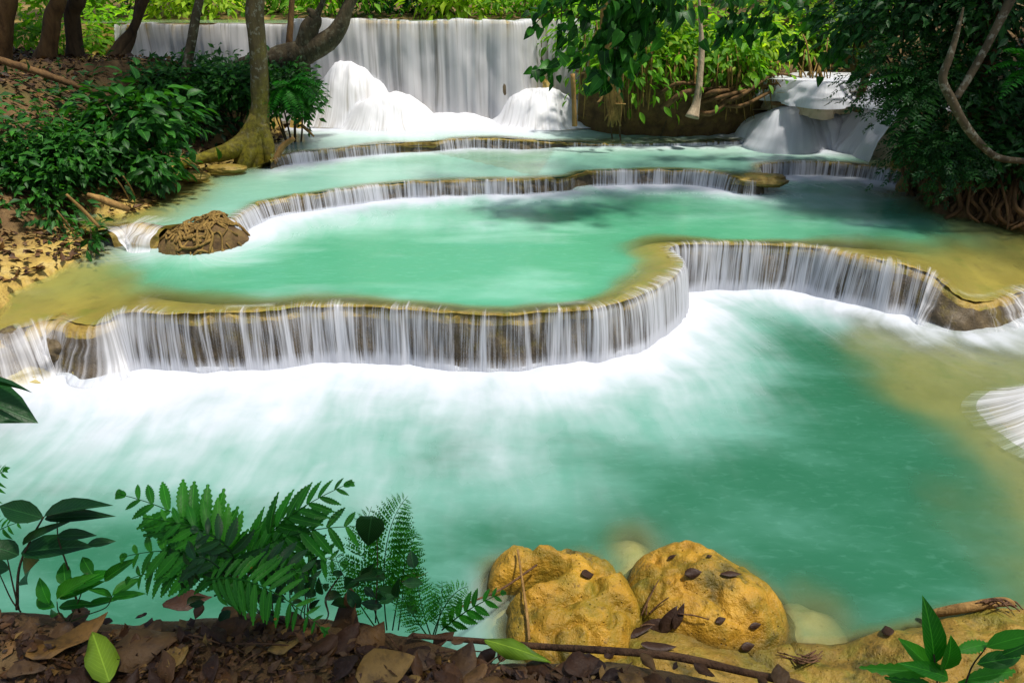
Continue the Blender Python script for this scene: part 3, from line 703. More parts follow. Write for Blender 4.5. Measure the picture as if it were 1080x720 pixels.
src2 = np.vstack([base_line(L2, 1., 1., dens=True), np.c_[GL([(132, 252), (150, 255), (170, 256)], Z2), [30, 30.3, 30.6], [.9, .9, .9]].repeat(6, 0)])
def foam2(V, d, u):
    x, y = V[:, 0], V[:, 1]
    a = .95*np.exp(-(np.maximum(d-.03, 0)/.36)**1.4)+.28*np.exp(-(d/.95)**2)
    cx, cy = G(400, 235, Z2)[:2]; a += .30*np.exp(-((x-cx)/1.5)**2-((y-cy)/.5)**2)
    cx, cy = G(880, 215, Z2)[:2]; a += .38*np.exp(-((x-cx)/.8)**2-((y-cy)/.35)**2)
    a += .22*sst(-.05, .55, fbm(x*.55, y*1.9, 4., 4))
    # thin white thread where the water speeds up over the brink
    dl, i = nearest(V, L1[0]); a += .55*np.exp(-((dl-.10)/.05)**2)*sst(.0, .35, fbm(x*2., y*2., 8., 2))
    return a
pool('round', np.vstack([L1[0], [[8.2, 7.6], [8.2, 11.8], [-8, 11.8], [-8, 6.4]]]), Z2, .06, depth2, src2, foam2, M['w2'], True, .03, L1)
# ------------------------------------------------------------------ middle pool and upper pool
def depth3(V):
    d, i = nearest(V, L2[0]); k = sst(0, .35+.25*fbm(V[:, 0]*1.3, V[:, 1]*1.3, 5., 3), d); sd = shore_d(V)
    e = .03+.45*k*sst(0, 1.5, sd+.15*fbm(V[:, 0]*2, V[:, 1]*2, 1., 3)); cx, cy = G(800, 192, Z3)[:2]
    return e*(1-.9*np.exp(-((V[:, 0]-cx)/.7)**2-((V[:, 1]-cy-.35)/.5)**2))
src3 = np.vstack([base_line(L3, 1., 1., dens=True), np.c_[GL([(812, 150), (860, 158), (940, 162)], Z3), [40, 40.6, 41.4], [1.1, 1.1, 1.1]].repeat(6, 0)])
def foam3(V, d, u):
    x, y = V[:, 0], V[:, 1]
    a = .8*np.exp(-(np.maximum(d-.03, 0)/.25)**1.5)+.22*np.exp(-(d/.7)**2)+.10*sst(.0, .6, fbm(x*.7, y*1.8, 4., 3))
    dl, i = nearest(V, L2[0]); a += .4*np.exp(-((dl-.08)/.05)**2)*sst(.0, .35, fbm(x*2., y*2., 8., 2))
    cx, cy = G(880, 162, Z3)[:2]; a += .6*np.exp(-((x-cx)/.9)**2-((y-cy)/.35)**2)
    return a
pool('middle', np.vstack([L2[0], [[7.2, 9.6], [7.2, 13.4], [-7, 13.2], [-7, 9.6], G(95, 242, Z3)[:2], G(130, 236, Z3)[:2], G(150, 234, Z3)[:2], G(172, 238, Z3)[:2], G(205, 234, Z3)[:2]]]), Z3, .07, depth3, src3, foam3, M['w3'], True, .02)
def depth4(V):
    d, i = nearest(V, L3[0]); k = sst(0, .5, d+.2*fbm(V[:, 0]*1.3, V[:, 1]*1.3, 5., 3)); sd = shore_d(V)
    e = .03+.45*k*sst(0, .8, sd); cx, cy = G(690, 140, Z4)[:2]
    return e*(1-.75*np.exp(-((V[:, 0]-cx)/1.3)**2-((V[:, 1]-cy)/.28)**2))
src4 = np.vstack([base_line(LM, 2.2, 1., 140), np.c_[GL([(775, 134), (795, 134), (815, 132), (825, 130)], Z4), [40, 40.5, 41, 41.4], [1.0]*4].repeat(6, 0)])
def foam4(V, d, u):
    x, y = V[:, 0], V[:, 1]
    a = 1.4*np.exp(-(np.maximum(d-.35, 0)/.45)**1.6)+.25*np.exp(-(d/1.4)**2)+.12*sst(.0, .6, fbm(x*.7, y*1.8, 14., 3))
    dl, i = nearest(V, L3[0]); a += .35*np.exp(-((dl-.1)/.07)**2)*sst(.0, .35, fbm(x*2., y*2., 8., 2))
    cx, cy = G(600, 130, Z4)[:2]; a += .35*np.exp(-((x-cx)/1.8)**2-((y-cy)/.25)**2)
    return a
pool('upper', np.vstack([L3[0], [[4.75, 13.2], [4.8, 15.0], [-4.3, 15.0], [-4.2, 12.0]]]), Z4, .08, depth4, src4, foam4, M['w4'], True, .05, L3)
# level behind the brink of the main fall
top = np.vstack([LM[0][::4], [[2.2, 15.05], [2.2, 17.4], [-8.8, 17.4], [-8.8, 14.8]]])
src5 = base_line(LM, 1.); pool('brink', top, Z5-.06, .16, lambda V: np.full(len(V), .12), src5, lambda V, d, u: .1+.5*np.exp(-(d/.4)**2), M['w4'], False, 0)
# ------------------------------------------------------------------ terrace walls and falls
def cut(L, u, z):                                               # sample index on lip nearest to the photo column u on its course
    c = np.array([(p[0]*FPX/(p[1]*CP+(CAMH-z)*SP))+540 for p in L[0]]); return c
c1 = cut(L1, 0, Z2); nose = int(np.argmin(np.hypot(*(L1[0]-G(704, 262, Z2)[:2]).T))); i_l = int(np.argmin(np.abs(c1[:nose]-118)))
i_r = nose+int(np.argmin(np.abs(c1[nose:]-985)))
for L, a, b, zt, zb in ((L1, None, None, Z2, Z1), (L2, None, None, Z3, Z2), (L3, None, None, Z4, Z3)):
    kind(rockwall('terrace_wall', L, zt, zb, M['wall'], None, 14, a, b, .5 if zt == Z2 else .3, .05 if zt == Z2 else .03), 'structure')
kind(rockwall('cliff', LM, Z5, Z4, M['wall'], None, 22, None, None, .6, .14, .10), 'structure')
def fall_thing(name, parts, label, group='waterfalls over the terraces'):
    L, a, b, zt, zb, kw = parts
    p = L[0][a:b]; c = np.array([*p.mean(0), zb]); r = empty(name, c, label, 'waterfall', group)
    o = curtain('falling_water', L, zt, zb, kw.pop('mat', M['fall']), r, i0=a, i1=b, **kw); o.location = -c
    return r, c
fall_thing('waterfall', (L1, i_l, nose, Z2, .02, dict(fold=.022)), 'long curved curtain waterfall over the nose of the round pool')
fall_thing('waterfall', (L1, nose-1, i_r, Z2, .02, dict(fold=.02, shift=3.)), 'curtain waterfall behind and right of the round pool nose')
fall_thing('waterfall', (L1, None, i_l+1, Z2, .0, dict(bumpy=.22, fold=.03, shift=6., mat=M['mound'])), 'broken cascade tumbling over rocks at the far left of the lower pool')
fall_thing('waterfall', (L1, i_r-1, None, Z2, .0, dict(bumpy=.14, fold=.03, shift=9., mat=M['mound'])), 'thin broken cascade over the brown shelf at the right edge')
gap = int(np.argmin(np.hypot(*(L2[0]-G(806, 187, Z3)[:2]).T)))
fall_thing('waterfall', (L2, None, gap, Z3, Z2-.02, dict(shift=12., fold=.012)), 'low wide waterfall between the middle pool and the round pool')
fall_thing('waterfall', (L2, gap, None, Z3, Z2-.02, dict(shift=15., fold=.012)), 'low waterfall step below the dark bank on the right')
fall_thing('waterfall', (L3, None, None, Z4, Z3-.02, dict(shift=18., fold=.01)), 'lowest step of pale water crossing the middle of the upper pools')
# main fall with the white domes at its foot
mc = np.array([-2., 14.05, Z4]); mr = empty('waterfall', mc, 'tall wide white waterfall at the back under the trees', 'waterfall', 'waterfalls over the terraces')
cu = curtain('falling_water', LM, Z5, Z4-.05, M['fall_far'], mr, rows=24, fold=.07, shift=21., ufreq=5., inner=.25, bumpy=.10); cu.location = -mc
def wmound(parent, base, c, rx, ry, h, zb, mat=None, dens=.8, seed=0, rot=0., name='water_mound', pw=.75, nr=26, nt=90, fade=.4):
    r = np.linspace(0, 1, nr)[:, None]**.8; th = np.linspace(0, 2*np.pi, nt, endpoint=False)[None, :]
    wob = 1+.16*fbm(np.cos(th)*1.3+seed, np.sin(th)*1.3, 1., 3)
    ex, ey = r*rx*np.cos(th)*wob, r*ry*np.sin(th)*wob; c_, s_ = math.cos(rot), math.sin(rot)
    X = c[0]+ex*c_-ey*s_; Y = c[1]+ex*s_+ey*c_
    Z = zb+h*np.exp(-(1.32*r)**3.2)*(1+.0*th)+.22*h*fbm(X*2.6, Y*2.6, seed+2., 4)*(1-r**4)
    V = np.stack([X, Y, Z+0*X], -1).reshape(-1, 3)
    uv = np.stack([th*(rx+ry)/2+0*r, r*max(h, rx)+0*th], -1).reshape(-1, 2) if fade > 1 else np.stack([(X-c[0])*(1-.45*r)+seed*3., (Z-zb)*-1.+.4*r], -1).reshape(-1, 2)
    o = mesh(name, V, gridfaces(nr, nt, True), mat or M['mound'], parent, {'dens': np.repeat(dens+0*r[:, 0]-fade*np.maximum(0, r[:, 0]-.4)**1.2, nt)}, uv); o.location = -np.asarray(base); return o
wmound(mr, mc, (-3.0385, 13.9), 1.1, .8, 1.1, Z4-.05, dens=.9, seed=1)
wmound(mr, mc, (-2.369, 13.5), 1.1, .75, .66, Z4-.05, dens=.97, seed=2)
wmound(mr, mc, (0.5665, 14), 1.1, .9, .68, Z4-.05, dens=.95, seed=3)
wmound(mr, mc, (1.236, 14.05), .75, .6, .46, Z4-.05, dens=.95, seed=4)
wmound(mr, mc, (-6.798, 14.35), .75, .4, 1.35, Z4-.05, dens=.9, seed=5, pw=.5)
wmound(mr, mc, (-4.9955, 14.2), .75, .35, 1.12, Z4-.05, dens=.75, seed=6, pw=.5)
wmound(mr, mc, (-1.133, 13.8), 1.1, .4, .26, Z4-.05, dens=.85, seed=7)
for i, (cx, cy, rx, ry, h) in enumerate(((-3.0385, 13.9, 1.07, .77, 1.02), (-2.369, 13.5, 1.07, .72, .59), (0.5665, 14, 1.07, .87, .61), (1.236, 14.05, .72, .57, .39), (-6.798, 14.35, .72, .37, 1.28), (-4.9955, 14.2, .72, .32, 1.06))):
    r = np.linspace(0, 1, 16)[:, None]; th = np.linspace(0, 2*np.pi, 48, endpoint=False)[None, :]
    wob = 1+.16*fbm(np.cos(th)*1.3+[1, 2, 3, 4, 5, 6][i], np.sin(th)*1.3, 1., 3)
    Xm, Ym = cx+r*rx*np.cos(th)*wob, cy+r*ry*np.sin(th)*wob
    Zm = Z4-.1+h*np.exp(-(1.32*r)**3.2)+.22*h*fbm(Xm*2.6, Ym*2.6, [1, 2, 3, 4, 5, 6][i]+2., 4)*(1-r**4)
    V = np.stack([Xm, Ym, Zm], -1).reshape(-1, 3)-mc
    mesh('rock_dome', V, gridfaces(16, 48, True), M['pale'], mr)
# right hand cascade: stepped lips
def lipw(a): return liparr(np.array(a, float))
def q4(u, v, z, o, d): return list(G(u, v, z)[:2])+[o, d, z]
ZC, ZD = 1.62, 1.98
LC = lipw([q4(778, 129, 1.12, .35, .75), q4(792, 124, 1.22, .45, .75), q4(812, 117, 1.42, .6, .75), q4(830, 109.5, 1.58, .7, .7), q4(852, 104.5, ZC, .8, .74), q4(880, 103, ZC, .8, .72), q4(905, 105, ZC, .75, .7), q4(930, 110, ZC, .6, .6), q4(960, 118, ZC, .5, .6)])
LD = lipw([[4.3, 14.3, .2, .6, ZD], q4(866, 87, ZD, .3, .66), q4(885, 84.5, ZD, .3, .62), q4(912, 84, ZD, .3, .62), q4(940, 87, ZD, .3, .6), [6.6, 13.7, .2, .6, ZD]])
cc_ = np.array([*LC[0].mean(0), .95]); cr_ = empty('waterfall', cc_, 'white stepped cascade fanning out beside the dark bushes on the right', 'waterfall', 'waterfalls over the terraces')
for L, zt, zb, k in ((LC, ZC, Z3-.04, 24.), (LD, ZD, ZC-.03, 27.)):
    o = curtain('falling_water', L, zt, zb, M['fall'], cr_, fold=.05, shift=k, ufreq=7., bumpy=.12, dens=.92); o.location = -cc_
    o = rockwall('cascade_rock', (*L[:5], L[5]-.09, L[6]), zt, zb, M['pale'], cr_, rimmat=M['pale'], back=.9, inset=.12, reach=.5, lump=.03); o.location = -cc_
wmound(cr_, cc_, G(842, 146, .95)[:2], .8, .5, .30, Z3-.03, dens=.92, seed=9, rot=-.2)
o = wmound(cr_, cc_, G(842, 146, .95)[:2], .76, .46, .25, Z3-.06, mat=M['pale'], seed=9, rot=-.2, name='cascade_rock')
for (u, v, z, rx, ry, h, sd) in ((862, 104, ZC, .55, .4, .22, 41), (905, 101, ZC, .6, .4, .26, 42), (815, 124, 1.2, .5, .4, .2, 43), (875, 152, Z3, .7, .4, .26, 44)):
    wmound(cr_, cc_, G(u, v, z)[:2], rx, ry, h, z-.05, dens=1.0, seed=sd)
def lipplate(L, zt, parent, base, back=1.1):
    p, s, out, dn, n, zt = L[:6]; V = np.vstack([np.c_[p+n*k, zt+.002] for k in (-back, -back/2, 0)])
    uv = np.vstack([np.c_[s, np.full(len(p), k)] for k in (0, .5, 1)])
    o = mesh('shallow_sheet', V, gridfaces(3, len(p)), M['mound'], parent, {'dens': np.full(len(V), .62)}, uv); o.location = -base
lipplate(LC, ZC, cr_, cc_); lipplate(LD, ZD, cr_, cc_)
# little cascade entering beside the root bound rock
sc_ = G(150, 250, Z2); sr = empty('waterfall', sc_, 'small white spill between the muddy shore and the root covered rock', 'waterfall', 'waterfalls over the terraces')
LS = lipw([q4(112, 243, .80, .35, .35), q4(130, 237, .82, .4, .5), q4(150, 235, .84, .4, .55), q4(172, 240, .82, .35, .45)])
o = curtain('falling_water', LS, .86, Z2-.02, M['mound'], sr, bumpy=.1, shift=33., dens=.55, inner=.3); o.location = -sc_
o = rockwall('spill_rock', LS, .85, Z2, M['rim'], sr, back=.5, lump=.08); o.location = -sc_
# fan of water entering at the right edge
ec = np.array([4.62, 4.75, -.05]); er = empty('waterfall', ec, 'small fan of water sliding in at the right edge of the lower pool', 'waterfall', 'waterfalls over the terraces')
wmound(er, ec, (5.05, 4.78), 1.15, .8, .34, -.06, dens=1.0, seed=11, name='falling_water', fade=1.3)
wmound(er, ec, (5.05, 4.78), 1.15, .8, .31, -.10, mat=M['bed1'], seed=11, name='spill_rock')
# ------------------------------------------------------------------ trees
def gz1(x, y): return float(ground_z(np.array([x]), np.array([y]))[0][0])
def treething(name, label, base, trunk_parts, mat, group=None, crown=None, cmat=None, extra=None):
    r = empty(name, base, label, 'tree', group); b = MB()
    for V, F, uv in trunk_parts: b.add(V, F, .5, uv)
    b.build('trunk', mat, r, base)
    if crown:
        m = MB()
        for c, rad, n, L, wr in crown:
            V, F, a, cc = cloud(c, rad, n, L, wr, shell=.35); m.add(V, F, a)
        m.build('crown', cmat or M['lf_mid'], r, base)
    return r
def up(u, v, Y, wpx, h, lean=(0, 0)):
    """a straight continuation from a frame-top trunk point up to a crown"""
    p = PY(u, v, Y); return p
def trunk_px(pts, top=None, topr=.05, **k):
    c = [PY(u, v, Y) for u, v, Y, w in pts]; r = [w/2*mpp(Y, q[2]) for (u, v, Y, w), q in zip(pts, c)]
    if top is not None: c = [np.array(t) for t in top[::-1]]+c; r = list(np.linspace(topr, r[0]*.9, len(top)))+r
    return tube(c[::-1], r[::-1], **k)
tp = {'sides': 16, 'rough': .22}
b = G(262, 168, .9)
V = [trunk_px([(266, -25, 11.3, 18), (269, 20, 11.25, 18.5), (273, 60, 11.2, 17.5), (274.5, 95, 11.2, 18), (274, 120, 11.2, 21), (272, 138, 11.15, 27), (268, 155, 11.1, 34), (266, 178, 11.1, 40)], [(-4.2, 11.3, 4.6), (-4.6, 11.5, 6.2)], .09, **tp),
     pxtube([(271, 124, 11.15, 16), (260, 146, 11.0, 20), (242, 159, 10.8, 17), (218, 166, 10.6, 13), (198, 172, 10.4, 9), (178, 182, 10.2, 5)], **tp),
     pxtube([(276, 132, 11.1, 15), (282, 152, 11.05, 15), (285, 172, 11.0, 11)], **tp), pxtube([(268, 142, 11.05, 19), (263, 162, 10.9, 18), (254, 184, 10.8, 12)], **tp)]
treething('tree', 'tall mossy trunk with flared yellow green root standing at the water edge', b, V, M['mossy'], None, [((-4.8, 11.6, 6.8), (2.0, 1.8, 1.3), 1300, .34, .45)])
V = [trunk_px([(209, -20, 11.6, 8), (206, 20, 11.55, 9), (199, 60, 11.5, 9.5), (193, 92, 11.45, 9.5), (187, 122, 11.4, 11)], [(-5.0, 11.8, 4.6), (-4.7, 12., 6.)], .04, sides=12, rough=.12)]
treething('tree', 'slender grey trunk mottled with lichen rising from the leafy bank', PY(187, 122, 11.4), V, M['mottled'], None, [((-4.9, 12.1, 6.4), (1.1, 1.1, .8), 420, .26, .45)])
V = [trunk_px([(56, -20, 12.0, 14), (55, 20, 12.0, 15), (51, 48, 12.0, 16), (46, 66, 12.0, 22)], [(-8.0, 12.2, 4.8), (-7.9, 12.3, 6.6)], .07, **tp)]
treething('tree', 'brown trunk second from the left edge at the top of the bank', PY(46, 66, 12.), V, M['brown'], None, [((-7.9, 12.3, 6.9), (1.8, 1.6, 1.2), 1000, .32, .45)])
V = [trunk_px([(75, -20, 12.4, 15), (76, 15, 12.4, 15), (79, 45, 12.4, 16), (81, 66, 12.4, 22)], [(-8.2, 12.6, 5.), (-8.3, 12.8, 6.6)], .06, **tp)]
treething('tree', 'dark straight trunk beside the brown one on the bank top', PY(81, 66, 12.4), V, M['bark'], None, [((-8.6, 13.2, 6.9), (1.6, 1.6, 1.1), 800, .32, .45)])
V = [trunk_px([(2, -20, 11.4, 16), (4, 20, 11.4, 17), (0, 60, 11.4, 22), (-4, 80, 11.4, 28)], [(-8.4, 11.4, 4.6), (-8.6, 11.3, 6.2)], .09, **tp)]
treething('tree', 'thick shaded trunk cut by the left edge of the picture', PY(-4, 80, 11.4), V, M['brown'], None, [((-8.6, 11.0, 6.6), (1.9, 1.9, 1.3), 1000, .34, .45)])
V = [trunk_px([(158, -20, 12.8, 7), (149, 8, 12.75, 9), (140, 32, 12.7, 9), (128, 48, 12.6, 12), (118, 65, 12.5, 15)], [(-5.9, 13.0, 4.4), (-5.5, 13.2, 5.6)], .03, sides=12, rough=.15),
     pxtube([(146, -10, 12.9, 4), (143, 20, 12.8, 6), (140, 40, 12.7, 7), (132, 55, 12.6, 9), (122, 65, 12.5, 9)], rough=.15)]
treething('tree', 'thin curved double stem leaning right over the left end of the main fall', PY(118, 65, 12.5), V, M['bark'], None, [((-5.6, 13.3, 5.9), (1.0, .9, .7), 350, .26, .45)])
V = [trunk_px([(176, -30, 18., 18), (178, 0, 18., 19), (181, 14, 18., 22), (183, 24, 18, 26)], [(-8.3, 18., 5.5), (-8.3, 18., 8.)], .1, sides=12, rough=.12)]
treething('tree', 'pale pinkish trunk standing beyond the brink of the main fall', PY(183, 24, 18.), V, M['palebark'], None, [((-8.3, 18., 8.6), (2.2, 2., 1.4), 700, .4, .45)])
V = [trunk_px([(308, -25, 12.6, 6), (307, 15, 12.55, 6), (305, 45, 12.5, 7), (305, 72, 12.45, 7)], [(-3.6, 12.7, 4.4), (-3.5, 12.9, 5.6)], .02, sides=10, rough=.15)]
treething('tree', 'thin dark stem in front of the branched trunk by the main fall', PY(305, 72, 12.45), V, M['brown'], None, [((-3.5, 13., 5.9), (.8, .8, .6), 260, .24, .45)])
V = [trunk_px([(374, -20, 12.3, 12), (366, 10, 12.3, 14), (356, 34, 12.3, 18), (334, 50, 12.3, 21), (312, 57, 12.35, 28), (290, 66, 12.4, 26), (262, 70, 12.5, 20), (240, 78, 12.5, 14)], [(-2.7, 12.0, 4.4), (-2.7, 11.4, 5.6)], .05, **tp),
     pxtube([(318, 60, 12.35, 26), (322, 45, 12.3, 20), (327, 30, 12.3, 18), (331, 20, 12.3, 12)], **tp), pxtube([(327, 32, 12.3, 14), (333, 22, 12.3, 12), (329, 14, 12.3, 9), (324, 10, 12.28, 4)], **tp),
     pxtube([(330, 24, 12.3, 9), (337, 10, 12.3, 6), (343, -4, 12.3, 4), (352, -25, 12.3, 3)], **tp), pxtube([(310, 58, 12.3, 22), (318, 70, 12.3, 18), (322, 80, 12.3, 12)], **tp)]
treething('tree', 'gnarled dark trunk bending low to the right in front of the main fall', PY(240, 78, 12.5), V, M['gnarl'], None, [((-2.7, 10.9, 6.0), (1.1, 1.0, .7), 350, .28, .45)])
# ---- right side trees
V = [trunk_px([(1085, -40, 8.6, 10), (1066, 0, 8.6, 9), (1040, 50, 8.5, 8), (1020, 85, 8.45, 7.5), (1008, 104, 8.4, 8)], [(6.6, 8.8, 4.2), (6.9, 9., 5.2)], .04, sides=12, rough=.2),
     pxtube([(1016, 8, 8.5, 2), (1011, 28, 8.47, 5), (1006, 46, 8.45, 6), (1001, 62, 8.42, 7), (994, 84, 8.4, 8), (1004, 106, 8.35, 9), (1018, 132, 8.3, 8.5), (1034, 152, 8.3, 8), (1052, 166, 8.3, 7), (1080, 170, 8.35, 6), (1110, 172, 8.4, 8)], sides=12, rough=.2)]
treething('tree', 'crooked forked branch speckled with lichen in the dark right hand bushes', PY(1052, 166, 8.3), V, M['mottled'], None, [((7.0, 9.0, 5.6), (1.5, 1.4, 1.0), 800, .26, .45)])
V = [trunk_px([(842, -30, 15.5, 13), (843, 10, 15.5, 13), (846, 40, 15.4, 15), (852, 64, 15.3, 20)], [(6.7, 15.6, 5.), (6.9, 15.8, 7.)], .08, **tp), pxtube([(835, -30, 15.6, 7), (838, 20, 15.5, 7), (843, 64, 15.3, 9)], rough=.2),
     pxtube([(852, 62, 15.2, 14), (866, 70, 14.6, 11), (888, 76, 14.2, 7)], rough=.2)]
treething('tree', 'brown multi stemmed trunk standing above the right hand cascade', PY(850, 64, 15.3), V, M['brown'], None, [((7., 15.8, 6.8), (2., 1.8, 1.3), 700, .36, .45)])
V = [trunk_px([(738, 10, 12.5, 3), (740, 50, 12.45, 6), (738, 85, 12.35, 7), (734, 110, 12.3, 9), (730, 124, 12.25, 15)], [(3.0, 12.7, 4.0), (3.1, 12.8, 5.)], .02, sides=10, rough=.15)]
treething('tree', 'thin pale sapling growing up in front of the hanging roots', PY(730, 124, 12.25), V, M['palebark'], None, [((3.1, 12.9, 5.2), (.8, .7, .5), 220, .24, .5)])
thing((lambda b_: b_.build('post', M['wood']))(MB().add(*(lambda t: (t[0], t[1], .5, t[2]))(pxtube([(604, 78, 12.35, 5), (605, 100, 12.35, 5), (606, 127, 12.35, 6), (606, 133, 12.35, 6)], rough=.12)))), 'thin upright pole standing in shallow water right of the main fall', 'pole')
# hanging clump of roots dipping into the upper pool
r = empty('root_clump', PY(648, 135, 11.9), 'yellow tangle of aerial roots hanging down into the upper pool', 'aerial roots'); bb = MB()
for i in range(26):
    u0 = 641+R_.normal()*5; pts = [(u0, -18, 11.9, 1.6), (u0+R_.normal()*2, 40, 11.9, 1.8), (644+R_.normal()*4, 80, 11.9, 2.2), (646+R_.normal()*5, 105, 11.9, 2.6), (648+R_.normal()*5, 125+R_.random()*10, 11.9, 1.4)]
    bb.add(*(lambda t: (t[0], t[1], .5, t[2]))(pxtube(pts, 6, rough=.2, sub=4)))
bb.build('root', M['roots'], r, PY(648, 135, 11.9))
bb = MB(); bb.add(*(lambda t: (t[0], t[1], .5, t[2]))(pxtube([(641, 85, 11.9, 2), (634, 104, 11.85, 3), (630, 108, 11.8, 1.5)], 6))); bb.add(*(lambda t: (t[0], t[1], .5, t[2]))(pxtube([(648, 110, 11.9, 3), (660, 110, 11.85, 1.5)], 6)))
bb.build('side_root', M['roots'], r, PY(648, 135, 11.9))
# roots over the face of the bank behind the upper pool
r = empty('hanging_roots', [3.6, 12.9, 1.2], 'curtain of tangled brown roots hanging over the earth bank right of the main fall', 'aerial roots'); bb = MB(); b2 = MB()
for i in range(85):
    u0 = 612+R_.random()*265; Y = 12.55+R_.random()*.35; vt = 66+R_.normal()*9-(25 if u0 < 700 else 0); vb = min(128, 95+R_.random()*38); w0 = 1.2+2.2*R_.random()**3
    du = R_.normal()*6
    bb.add(*(lambda t: (t[0], t[1], .5, t[2]))(pxtube([(u0-du*.6, vt-6, Y+.35, w0), (u0, vt+6, Y, w0*1.1), (u0+du*.5+R_.normal()*1.5, (vt+vb)/2, Y-.05, w0), (u0+du+R_.normal()*2, vb, Y, w0*.6)], 5, rough=.2, sub=3)))
for i in range(8):
    u0 = 690+R_.random()*150; v0 = 88+R_.random()*30; Y = 12.5; s = 30+40*R_.random(); w0 = 3+4*R_.random()
    b2.add(*(lambda t: (t[0], t[1], .5, t[2]))(pxtube([(u0, v0+10, Y, w0), (u0+s*.4, v0+R_.normal()*5, Y-.12, w0), (u0+s, v0-8+R_.normal()*6, Y+.1, w0*.7), (u0+s*1.5, v0-14, Y+.4, w0*.5)], 7, rough=.2, sub=4)))
bb.build('root', M['roots'], r, [3.6, 12.9, 1.2]); b2.build('thick_root', M['brown'], r, [3.6, 12.9, 1.2])
# earth bank under the roots
def f_rb(u, k): pass
xs = np.linspace(1.25, 5.4, 120); rows = 26; V = []
for k in np.linspace(0, 1, rows):
    yb = np.interp(xs, [1.2, 2., 3., 4., 4.7, 5.4], [13.6, 13.25, 13.1, 13.1, 13.4, 14.0])
    zt = np.interp(xs, [1.2, 2., 3., 4., 5.4], [2.0, 2.1, 2.05, 2.05, 2.1]); zz = Z4-.1+(zt-Z4+.1)*(1-np.maximum(0, 1-k*1.35)**1.0 if False else min(1, k*1.3))
    over = .18*np.sin(min(1, k*1.3)*math.pi*.5)-.55*max(0, k-.77)/.23*2.2
    n = .16*fbm(xs*1.7, k*2.5, 3., 4)+.07*fbm(xs*6, k*7, 5., 3)
    V.append(np.c_[xs, yb-over-n, zz+.1*fbm(xs*2, k*2, 8., 3)*(k > .5)])
o = mesh('earth_bank', np.vstack(V), gridfaces(rows, 120), M['bank']); kind(o, 'structure')
# ---- overhanging tree whose bough hangs into the middle of the view
V = [tube([(6.6, 10.2, .8), (6.5, 10.1, 2.2), (6.1, 10., 3.6), (5.2, 9.9, 4.7), (3.6, 9.7, 5.1), (2.2, 9.5, 5.0), (1.4, 9.4, 4.4)], [.2, .17, .15, .12, .09, .07, .04], **tp), tube([(2.6, 9.55, 5.05), (1.9, 9.3, 4.5), (1.6, 9.1, 3.8), (1.5, 9.0, 3.3)], [.05, .04, .03, .02]),
     tube([(4.8, 9.85, 4.9), (4.3, 10.4, 4.3), (3.7, 10.8, 3.6)], [.06, .04, .02]), tube([(6.2, 10., 3.4), (5.4, 10.8, 3.7), (4.6, 11.2, 3.5)], [.08, .05, .02]), tube([(3.6, 9.7, 5.1), (3.0, 10.2, 4.4), (2.6, 10.4, 3.7)], [.05, .035, .015])]
base = np.array([6.6, 10.2, .8]); r = empty('tree', base, 'overhanging tree with a dark leafy bough hanging down in the top centre', 'tree'); bb = MB()
for v, f, uv in V: bb.add(v, f, .5, uv)
bb.build('trunk', M['brown'], r, base)
m = MB(); tw = MB()
def spray(pts, n, L, spread, Y, m=m, tw=tw, tpl=T_H, w=2.):
    t = pxtube([(*p, Y+.06*i, w*(1-.15*i)) for i, p in enumerate(pts)], 6, sub=4); tw.add(t[0], t[1], .5, t[2])
    P = np.array([PY(u, v, Y) for u, v in pts]); s = R_.random(n)*(len(P)-1); i = np.minimum(s.astype(int), len(P)-2); f = (s-i)[:, None]
    q = P[i]*(1-f)+P[i+1]*f+R_.normal(size=(n, 3))*spread
    D = (P[i+1]-P[i])*.6+R_.normal(size=(n, 3))*.6*np.linalg.norm(P[i+1]-P[i], axis=1)[:, None]; D = nrm(D); D[:, 2] -= .55
    LL = L*(.6+.6*R_.random(n)); v, f_, a = scatter(tpl, q, D, np.array([0, -.6, .6])+R_.normal(size=(n, 3))*.5, LL, LL*.62); m.add(v, f_, a)
Yb = 8.7
spray([(668, -40), (650, 10), (635, 40), (610, 55), (585, 68), (562, 72)], 60, .17, .05, Yb)
spray([(668, -40), (660, 20), (650, 55), (640, 78), (632, 88)], 70, .19, .09, Yb-.1)
spray([(690, -30), (672, 10), (655, 40), (648, 66)], 90, .19, .11, Yb)
spray([(640, -30), (625, 0), (610, 20), (596, 40)], 50, .16, .08, Yb+.1)
spray([(720, -30), (700, 5), (690, 25), (676, 44)], 80, .18, .13, Yb+.1)
spray([(620, -30), (600, -5), (575, 15), (558, 32)], 34, .14, .06, Yb+.3)
spray([(592, -30), (592, 20), (588, 50), (580, 88)], 16, .13, .03, Yb+.2, w=1.4)
for (u, v, n, s) in ((705, -14, 110, .28), (650, -20, 80, .25), (610, -18, 50, .2)):
    c = PY(u, v, Yb+.1); V, F, a, cc = cloud(c, (s*1.6, s*1.6, s), n, .18, .6, T_H, clumps=12); m.add(V, F, a)
m.build('bough_leaves', M['lf_mid'], r, base); tw.build('twig', M['twig'], r, base)
m = MB()
for c, rad, n in (((1.9, 9.4, 5.6), (1.4, 1.2, .7), 260), ((3.8, 9.8, 5.7), (1.4, 1.3, .8), 300), ((7.4, 9.4, 5.6), (1.4, 1.3, 1.), 600)):
    V, F, a, cc = cloud(c, rad, n, .26, .5); m.add(V, F, a)
m.build('crown', M['lf_mid'], r, base)
